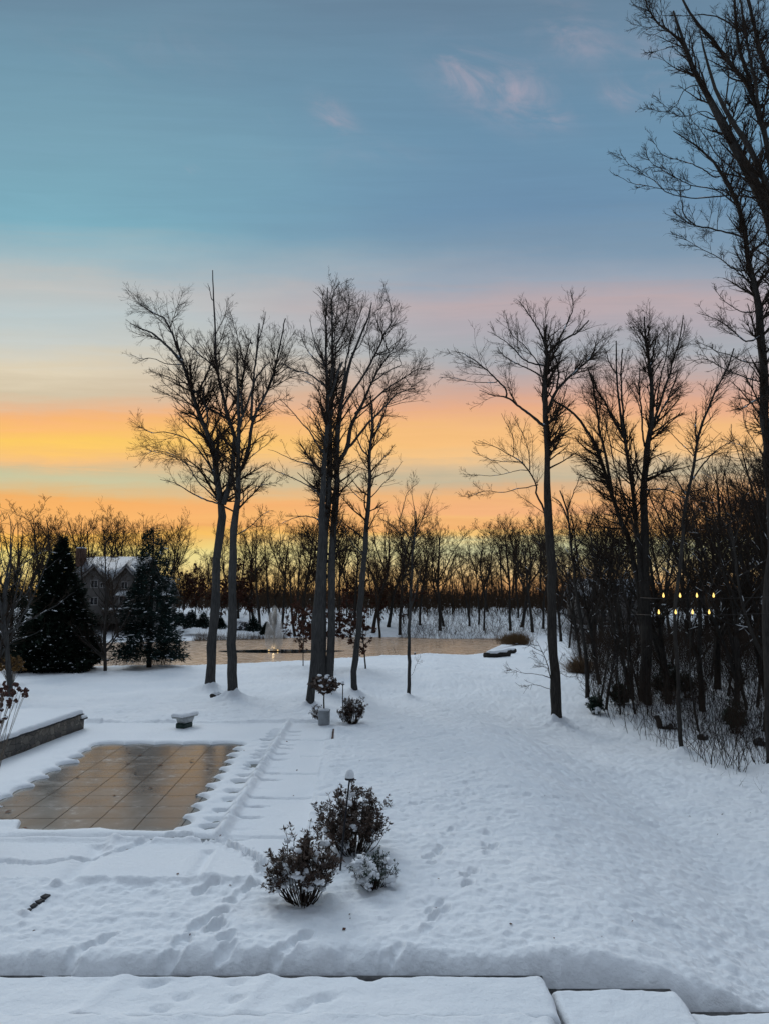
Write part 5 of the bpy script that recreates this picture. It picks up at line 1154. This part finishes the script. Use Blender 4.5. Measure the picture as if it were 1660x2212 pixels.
for i, (hx, hy_, r) in enumerate(heads):
    px, py = dp('R', hx, hy_); c = at(px, py, 17.+rgh.uniform(-.5,.5)); rr = r/(4.15*1.8217)/F*17*1.05
    root_ = B3+np.array([rgh.uniform(-.2,.2), rgh.uniform(-.2,.2), 0]); mid = (root_*.45+c*.55)+np.array([-.05,0,.10]); canes.tube([root_, root_*.75+mid*.25+np.array([-.03,0,.1]), mid, c*.75+mid*.25+np.array([0,0,.04]), c], [.009,.007,.006,.005,.004], 5)
    for _ in range(16): d_ = np.array([rgh.gauss(0,1), rgh.gauss(0,1), rgh.gauss(0,1)]); d_ /= np.linalg.norm(d_); blooms.ball(c+d_*rr*.60*np.array([1,1,1.1]), rr*.40, rgh.randrange(9999), .7, 1)
    if hy_ > 1150: sn.ball(c+np.array([0,0,rr*.5]), (rr*.8,rr*.8,rr*.4), i, .4, 2)
for m_, nm, ma in ((canes,'canes',M['cane']),(blooms,'blooms',M['bloom']),(sn,'snow',M['snow'])):
    m_.v = [x-B3 for x in m_.v]; tag(m_.build(nm, ma, hy, nm == 'snow'), kind='stuff' if nm == 'blooms' else None)
q = gp(24, 1478); t = thing('dried_shrub', 'tawny dried flower heads in front of the pale barked tree at the left edge', 'shrub', tuple(q)); m_ = MB(); m2 = MB()
for i in range(26):
    c = np.array([rgh.uniform(-1.1,.7), rgh.uniform(-.4,.4), 1.2+rgh.uniform(-.3,.5)]); m_.tube([(c[0]*.2,0,0),(c[0]*.6,c[1]*.5,c[2]*.6),c], [.012,.01,.007], 4)
    for _ in range(10): m2.ball(c+np.array([rgh.gauss(0,.12), rgh.gauss(0,.1), rgh.gauss(0,.08)]), .07, rgh.randrange(9999), .7, 1)
m_.build('canes', M['cane'], t); tag(m2.build('blooms', simple('tawny_bloom', (.12,.065,.02), .95, .5, 20.), t), kind='stuff')
# ============================ log, stump, bench, stones, leaves ============================
def log(name, lab, a, b, r, cat='log', snow=True, mat=None, seed=0, group=None):
    a = np.array(a, float); b = np.array(b, float); t = thing(name, lab, cat, tuple(a), group); e = b-a; n = 8; rr = r*(1+.08*np.sin(np.arange(n)*2.+seed))
    m_ = MB(); m_.tube([e*i/(n-1)+np.array([0,0,.03*math.sin(i*1.7+seed)]) for i in range(n)], rr, 10); m_.build('wood', mat or M['bark_dark'], t, True)
    if snow:
        m_ = MB(); m_.tube([e*(.03+.94*i/(n-1))+np.array([0,0,.03*math.sin(i*1.7+seed)+r*.62]) for i in range(n)], rr*np.array([.4,.85,.8,.9,.75,.85,.8,.3]), 8); m_.build('snow', M['snow'], t, True)
q1 = gp(1046, 1420); q2 = gp(1098, 1418); log('log', 'dark fallen log capped with snow near the right end of the pond', q1+[0,0,.16], q2+[0,0,.30], .30)
q2 = gp(1084, 1413); q3 = gp(1111, 1411); log('log', 'second shorter log lying behind the dark fallen log', q2+[0,0,.2], q3+[0,0,.25], .24, seed=2)
q1 = gp(*dp('I',810,1945)); q2 = at(*dp('I',765,1845), q1[1]-.1); log('stump', 'slanting broken stump plastered with snow at the right woods edge', q1-[0,0,.1], q2, .14, 'stump', False)
t = thing('snow_drift', 'smooth snow covered rock leaning beside the slanting stump', 'rock', (q1[0]+.42, q1[1]+.3, q1[2])); m_ = MB(); m_.ball((0,0,.3), (.55,.5,.55), 3, .2, 3); m_.build('stone', M['cap'], t, True); m_ = MB(); m_.ball((0,0,.36), (.57,.52,.56), 3, .22, 3); m_.build('snow', M['snow'], t, True)
for cx, cy, s_, lab in [(1130,2030,.24,'snow topped dark rock at the foot of the crooked sapling'),(1600,2080,.35,'snow covered rock among brush at the right picture edge')]:
    q = gp(*dp('I', cx, cy)); t = thing('rock', lab, 'rock', tuple(q)); m_ = MB(); m_.ball((0,0,s_*.4), (s_,s_*.8,s_*.7), 7, .4, 2); m_.build('stone', M['cap'], t, True); m_ = MB(); m_.ball((0.05,.05,s_*.75), (s_*.9,s_*.8,s_*.5), 8, .3, 3); m_.build('snow', M['snow'], t, True)
q1 = gp(*dp('Q',1535,705)); q2 = gp(*dp('Q',1570,747)); log('stick', 'short dark stick stuck in the snow at the right', q1+[0,0,.15], q2, .025, 'stick', False)
q1 = gp(458, 1512); q2 = gp(476, 1510); log('log', 'short dark log end lying between the left pair of trees', q1+[0,0,.12], q2+[0,0,.14], .20)
# garden bench across the pond
z = 0
for _ in range(8): q = P0(520, 1357, z); z = .5*z+.5*gz(q[0], q[1])
k = q[1]/F*13; t = thing('garden_bench', 'small snow dusted garden bench on the far bank of the pond', 'bench', (q[0], q[1], z)); BM = simple('weathered_bench_wood', (.12,.12,.10), .8, .2)
m_ = MB(); [m_.box((0,-.2+.13*i,.46), (k*2.0,.11,.04)) for i in range(4)]; m_.build('seat', BM, t); m_ = MB(); [m_.box((0,.28,.62+.16*i), (k*2.0,.04,.11)) for i in range(3)]; m_.build('backrest', BM, t)
for sx in (-1,1):
    for sy in (-.22,.25): m_ = MB(); m_.box((sx*k*.92,sy,.22), (.07,.07,.46)); m_.build('leg', BM, t)
    m_ = MB(); m_.box((sx*k*.97,0,.66), (.06,.5,.05)); m_.build('armrest', BM, t)
snow_slab('snow', 0, 0, .485, k*1.9, .46, .10, t, 2, res=12)
# snow covered boulders on the far bank
SB = []
for i in range(60):
    px = rgh.choice([rgh.uniform(380, 470), rgh.uniform(505, 560), rgh.uniform(505, 545)]); D = rgh.uniform(136, 150) if px < 480 else rgh.uniform(134, 141); x = (px-830)/F*D; z = gz(x, D); s_ = rgh.uniform(.4, 1.1)
    if i < 3:
        t = thing('boulder', 'dark boulder under a cap of snow on the far bank of the pond', 'boulder', (x, D, z), 'boulders on the far bank'); m_ = MB(); m_.ball((0,0,.3), (.8,.7,.6), i+20, .5, 2); m_.build('stone', M['cap'], t, True); m_ = MB(); m_.ball((0,.05,.62), (.75,.65,.40), i+30, .4, 2); m_.build('snow', M['snow'], t, True); SB.append(t); t.scale = (s_,)*3
    else:
        s0 = SB[i % 3]; t = s0.copy(); COL.objects.link(t); t.location = (x, D, z); t.rotation_euler = (0,0,i*1.3); t.scale = (s_,)*3
        for ch in list(s0.children):
            c = ch.copy(); COL.objects.link(c); c.parent = t
# dark stones laid bare where the snow has slipped
for (c_, a_, b_, w_, col, lab) in [('K',(212,130),(98,212),.13,'cap','dark curb stones laid bare in the snow near the bottom left'),('N',(705,895),(689,1035),.07,'brick','reddish curb bricks laid bare beside the patio ridge near the planter')]:
    qa = gp(*dp(c_, *a_), True); qb = gp(*dp(c_, *b_), True); t = thing('curb', lab, 'curb', tuple(qa)); e = qb-qa; L3 = np.linalg.norm(e[:2]); an = math.atan2(e[1], e[0]); n3 = 4; m_ = MB()
    for i in range(n3): c3 = e*(i+.5)/n3; m_.box((c3[0], c3[1], c3[2]-.095), (L3/n3-.02, w_*(1.2 if i % 2 else 1.), .22), an, .01)
    m_.build('stones', M[col], t)
# fallen leaves
n = 46; pts = []
for i in range(n):
    px, py = rgh.uniform(40, 1640), rgh.uniform(1600, 2040); q = gp(px, py)
    pts.append((q[0], q[1], gz(q[0], q[1])+.012))
pts = np.array(pts); dl = np.random.default_rng(6); a = dl.normal(size=(n,3)); a[:,2] *= .25; a /= np.linalg.norm(a, axis=1, keepdims=True); b = np.cross(a, np.array([0,0,1.])+dl.normal(size=(n,3))*.3); s_ = dl.uniform(.02, .05, (n,1))
v = np.stack([pts, pts+a*s_+b*s_*.7, pts+a*s_*2.1, pts+a*s_-b*s_*.7+np.array([0,0,.012])], 1).reshape(-1,3)
tag(link('fallen_leaves', new_mesh('fallen_leaves', v, (np.arange(n)*4)[:,None]+np.arange(4)[None,:], M['leaf_brown'])), kind='stuff')
n = 14; pts = []
for u, v_ in [(.30,.16),(.62,.34),(.75,.28),(.12,.86),(.33,.98),(.5,.45),(.42,.2),(.2,.5),(.55,.7),(.24,.08),(.85,.12),(.7,.62),(.38,.33),(.9,.4)]:
    q_ = PO+PU*u+PV*v_; pts.append((q_[0], q_[1], -.078))
pts = np.array(pts); a = dl.normal(size=(n,3)); a[:,2] = abs(a[:,2])*.1; a /= np.linalg.norm(a, axis=1, keepdims=True); b = np.cross(a, [0,0,1.]); s_ = dl.uniform(.05, .12, (n,1))
v = np.stack([pts, pts+a*s_+b*s_*.6+np.array([0,0,.02]), pts+a*s_*2.1, pts+a*s_-b*s_*.5+np.array([0,0,.015])], 1).reshape(-1,3)
tag(link('pool_debris', new_mesh('pool_debris', v, (np.arange(n)*4)[:,None]+np.arange(4)[None,:], M['leaf_brown'])), kind='stuff')
# ============================ houses beyond the pond ============================
M['siding'] = material('grey_siding', lambda g, p: (lambda ge, sp: (g.put(p.inputs['Base Color'], g.mix(g.mr(g.m('FRACT', g.m('MULTIPLY', sp.outputs[2], 4.)), .0, .14), (.05,.046,.043,1), (.10,.092,.085,1))), setattr(p.inputs['Roughness'], 'default_value', .8)))(ge := g.n('ShaderNodeNewGeometry'), (lambda s: (g.put(s.inputs[0], ge.outputs['Position']), s)[1])(g.n('ShaderNodeSeparateXYZ'))))
M['trim'] = simple('white_trim', (.26,.25,.245), .6, .08); M['glass'] = simple('dark_window', (.015,.017,.02), .08, .2, 1., spec=.6)
M['roof_snow'] = material('patchy_roof_snow', lambda g, p: (lambda ge: g.put(p.inputs['Base Color'], g.mix(g.mr(g.noise(ge.outputs['Position'], .55, 5, .65, 1.), .52, .60), (.24,.255,.28,1), (.06,.052,.048,1))))(g.n('ShaderNodeNewGeometry'))); M['shingle'] = simple('dark_shingle', (.06,.05,.048), .9, .3, 10.)
HD = 132.; U = HD/F
hx = lambda x: ((200+x/3.018)/1.8217-830)*U; hz = lambda y: CAM_Z+(1290.9-(2100+y/3.018)/1.8217)*U
z0 = hz(1020)-.6; hc = np.array([hx(650), HD, z0]); house = thing('house', 'large grey two storey house with snowy gabled roof and brick chimney across the pond', 'house', tuple(hc))
def X_(x): return hx(x)-hc[0]
def Z_(y): return hz(y)-z0
m_ = MB(); m_.box(((X_(300)+X_(1075))/2, 5.5, (Z_(540))/2), (X_(1075)-X_(300), 11., Z_(540))); m_.build('wall', M['siding'], house)
m_ = MB(); m_.box(((X_(300)+X_(1075))/2, 5.45, Z_(890)/2), (X_(1075)-X_(300)+.3, 11.3, Z_(890))); m_.build('foundation', M['stone'], house)
def gable_roof(name, xa, xb, ya, yb, ze, zr, parent, axis='x', th=.28, over=.5, mat=None):
    m_ = MB(); ym = (ya+yb)/2; xm = (xa+xb)/2
    if axis == 'x':   # ridge along x
        for s_ in (-1, 1):
            y_e = ya-over if s_ < 0 else yb+over; P_ = [(xa-over,y_e,ze),(xb+over,y_e,ze),(xb+over,ym,zr),(xa-over,ym,zr)]; P_ += [(x,y,z+th) for x,y,z in P_]
            m_.add(P_, [(0,1,2,3),(4,5,6,7),(0,1,5,4),(1,2,6,5),(2,3,7,6),(3,0,4,7)])
    else:
        for s_ in (-1, 1):
            x_e = xa-over if s_ < 0 else xb+over; P_ = [(x_e,ya-over,ze),(x_e,yb,ze),(xm,yb,zr),(xm,ya-over,zr)]; P_ += [(x,y,z+th) for x,y,z in P_]
            m_.add(P_, [(0,1,2,3),(4,5,6,7),(0,1,5,4),(1,2,6,5),(2,3,7,6),(3,0,4,7)])
    return m_.build(name, mat or M['roof_snow'], parent)
zr = Z_(275); ze = Z_(545)
rf = gable_roof('roof', X_(300), X_(1075), 0, 11, ze, zr, house); 
m_ = MB(); m_.prism([(X_(300),ze),(X_(1075),ze),(X_(900),zr-.3),(X_(330),zr-.3)], 5.2, 5.8); m_.build('gable_end', M['siding'], house)
for x0_, dx_ in ((345, 60), (620, 75)):
    m_ = MB(); P_ = [(X_(x0_), 4.3, zr-1.45+.33), (X_(x0_+dx_+30), 4.3, zr-1.45+.33), (X_(x0_+dx_-25), 5.4, zr+.31), (X_(x0_-45), 5.4, zr+.31)]
    P_ = [(x, y, z+.02) for x, y, z in P_]; m_.add(P_+[(x, y, z-.1) for x, y, z in P_], [(0,1,2,3),(4,5,6,7),(0,1,5,4),(1,2,6,5),(2,3,7,6),(3,0,4,7)]); m_.build('bare_shingle', M['shingle'], rf)
for xa, xm, xb, yt in ((400,565,700,378),(800,935,1070,382)):
    m_ = MB(); m_.prism([(X_(xa),0),(X_(xb),0),(X_(xb),ze),(X_(xm),Z_(yt)),(X_(xa),ze)], -1.2, 3.); m_.build('gable_wall', M['siding'], house)
    gable_roof('gable_roof', X_(xa), X_(xb), -1.2, 4.5, ze, Z_(yt), house, 'y', .25, .35)
    m_ = MB(); [m_.prism([(X_(xa)-.3,ze-.1),(X_(xm),Z_(yt)-.1),(X_(xm),Z_(yt)-.42),(X_(xa)-.3,ze-.42)], -1.62, -1.5), m_.prism([(X_(xb)+.3,ze-.1),(X_(xm),Z_(yt)-.1),(X_(xm),Z_(yt)-.42),(X_(xb)+.3,ze-.42)], -1.64, -1.52)]; m_.build('gable_trim', M['trim'], house)
def window(xa, xb, ya, yb, y=-1.25, n=2):
    w = X_(xb)-X_(xa); h = Z_(ya)-Z_(yb); cx = (X_(xa)+X_(xb))/2; cz = (Z_(ya)+Z_(yb))/2; m_ = MB()
    m_.box((cx-w/2-.06,y,cz), (.16,.10,h+.28)); m_.box((cx+w/2+.06,y,cz), (.16,.10,h+.28)); m_.box((cx,y,cz+h/2+.06), (w-.04,.10,.16)); m_.box((cx,y,cz-h/2-.06), (w-.04,.12,.16))
    for i in range(1, n): m_.box((cx-w/2+w*i/n,y,cz), (.12,.10,h-.04))
    o = m_.build('window', M['trim'], house); m_ = MB(); m_.box((cx,y+.03,cz), (w,.04,h)); m_.build('pane', M['glass'], o)
for a_ in [(375,450,562,632),(530,600,562,640),(770,838,578,648),(890,950,580,652),(762,832,750,840),(870,955,748,845),(515,545,942,1000),(640,690,590,640),(400,470,760,840),(530,610,760,840)]: window(*a_, y=-1.25 if (400 <= a_[0] < 700 or a_[0] > 800) else -.08)
m_ = MB(); m_.box((X_(267), 3.5, Z_(165)/2), (X_(310)-X_(222), 1.8, Z_(165))); m_.build('chimney', M['brick'], house); snow_slab('snow', X_(267), 3.5, Z_(165), X_(310)-X_(222)-.1, 1.7, .2, house, 2, res=10)
m_ = MB(); m_.box(((X_(800)+X_(1080))/2,-2.1,Z_(895)-.15), (X_(1080)-X_(620),1.9,.3)); m_.build('terrace', M['stone'], house); snow_slab('snow', (X_(800)+X_(1080))/2, -2.1, Z_(895), X_(1080)-X_(620)-.1, 1.8, .25, house, 3, res=20)
m_ = MB(); P_ = [(X_(860),-2.9,Z_(735)),(X_(985),-2.9,Z_(735)),(X_(985),-1.2,Z_(690)),(X_(860),-1.2,Z_(690))]; P_ += [(x,y,z+.2) for x,y,z in P_]; m_.add(P_, [(0,1,2,3),(4,5,6,7),(0,1,5,4),(1,2,6,5),(2,3,7,6),(3,0,4,7)]); m_.build('porch_roof', M['snow'], house)
# wings
m_ = MB(); m_.box(((X_(-80)+X_(298))/2, 6., Z_(690)/2), (X_(298)-X_(-80), 8., Z_(690))); m_.build('wing_wall', M['siding'], house); gable_roof('wing_roof', X_(-80), X_(298)-.5, 2, 10, Z_(690), Z_(480), house)
for a_ in [(-10,25,740,830),(95,130,740,830),(170,215,740,830)]: window(*a_, y=1.92)
m_ = MB(); m_.box(((X_(1080)+X_(1330))/2, 6., Z_(740)/2), (X_(1330)-X_(1080), 7., Z_(740)-.1)); m_.build('wing_wall', M['siding'], house); gable_roof('wing_roof', X_(1075)+.6, X_(1330), 2.5, 9.5, Z_(740), Z_(560), house)
m_ = MB(); m_.prism([(X_(1240),Z_(740)),(X_(1325),Z_(740)),(X_(1325),Z_(555)),(X_(1285),Z_(505)),(X_(1240),Z_(555))], 1.6, 5); m_.build('dormer', M['siding'], house); gable_roof('dormer_roof', X_(1240), X_(1325), 1.6, 5, Z_(555), Z_(505), house, 'y', .2, .25); window(1262,1285,610,640,1.55,1)
for x_ in (1240, 1300): m_ = MB(); m_.box((X_(x_), .8, Z_(740)/2), (.4,.4,Z_(740))); m_.build('porch_column', M['trim'], house)
m_ = MB(); m_.box(((X_(1220)+X_(1330))/2, 1.6, Z_(735)), (X_(1330)-X_(1220), 2.4, .35)); m_.build('porch_roof', M['snow'], house)
# gazebo like lantern roof right of the house
q = np.array([((200+1435/3.018)/1.8217-830)*U, HD-4.]); z0g = gz(q[0], q[1]); gzb = thing('gazebo', 'small pointed roof pavilion right of the big house', 'gazebo', (q[0], q[1], z0g)); zt = hz(690)-z0g; ze_ = hz(740)-z0g
lathe([(1.9,ze_),(1.95,ze_+.1),(.1,zt)], 8).build('roof', M['snow'], gzb)
for i in range(6): m_ = MB(); m_.tube([(1.6*math.cos(i*1.047),1.6*math.sin(i*1.047),0),(1.6*math.cos(i*1.047),1.6*math.sin(i*1.047),ze_)], .08, 6); m_.build('post', M['trim'], gzb)
lathe([(1.8,0),(1.8,.35)], 8).build('floor', M['stone'], gzb)
# second house far right behind the trees
q = np.array([(1315-830)/F*140, 140.]); z0h = 1.2; h2 = thing('house', 'pale house with a snowy roof half hidden behind the trees on the right', 'house', (q[0], q[1], z0h-1.5))
m_ = MB(); m_.box((0,5,3.), (12,9,6.)); m_.build('wall', M['siding'], h2); gable_roof('roof', -6, 6, .5, 9.5, 6., 9.2, h2)
m_ = MB(); m_.prism([(-6,6.0),(6,6.0),(6,6.05),(0,6.05),(-6,6.05)], 4, 6); m_.build('eave', M['trim'], h2)
for x_ in (-4,-1.3,1.4,4):
    for z_ in (1.9, 4.6):
        m_ = MB(); m_.box((x_-.5,.47,z_), (.12,.1,1.5)); m_.box((x_+.5,.47,z_), (.12,.1,1.5)); m_.box((x_,.47,z_+.69), (.88,.1,.12)); m_.box((x_,.47,z_-.69), (.88,.1,.12)); o = m_.build('window', M['trim'], h2); m_ = MB(); m_.box((x_,.49,z_), (.88,.04,1.26)); m_.build('pane', M['glass'], o)
# ============================ chandelier reflection in the window, built as bulbs ============================
M['reflected_bulb'] = emit('reflected_bulb_glow', (1., .66, .17), 1.7)
M['added_wire'] = simple('added_cable_dark', (.02,.014,.01), .6, .2)
for xs, y_, lab in [((1432,1468,1504.5,1540.5), 1284, 'upper row of four candle bulbs standing for a chandelier reflected in the window'), ((1422,1458.5,1495,1531), 1320, 'lower row of four candle bulbs standing for a chandelier reflected in the window')]:
    Dl = 27.; a_ = at(xs[0]-50, y_+7, Dl+4); b_ = at(xs[-1]+130, y_+5, Dl+1); t = thing('chandelier_reflection', lab, 'window reflection', tuple(a_), 'rows of bulbs standing for the chandelier reflection')
    pts = [a_]+[at(x, y_+9.5, Dl) for x in xs]+[b_]; pts = [np.array(p)-a_ for p in pts]; m_ = MB(); m_.tube(pts, [.010]*len(pts), 6); m_.build('added_cable', M['added_wire'], t, True)  # cord made up to hold the reflected bulbs
    for p in pts[1:-1]:
        lathe([(.018,-.10),(.022,-.02),(.030,.015),(.026,.03)], 10).build('socket', M['added_wire'], t, True, tuple(p+np.array([0,0,.02])))
        lathe([(.018,.0),(.034,.03),(.036,.06),(.026,.10),(.013,.14),(.003,.17)], 12).build('reflected_bulb', M['reflected_bulb'], t, True, tuple(p+np.array([0,0,.05])))
# ============================ the ground last, with collars round the trunks ============================
build_ground()
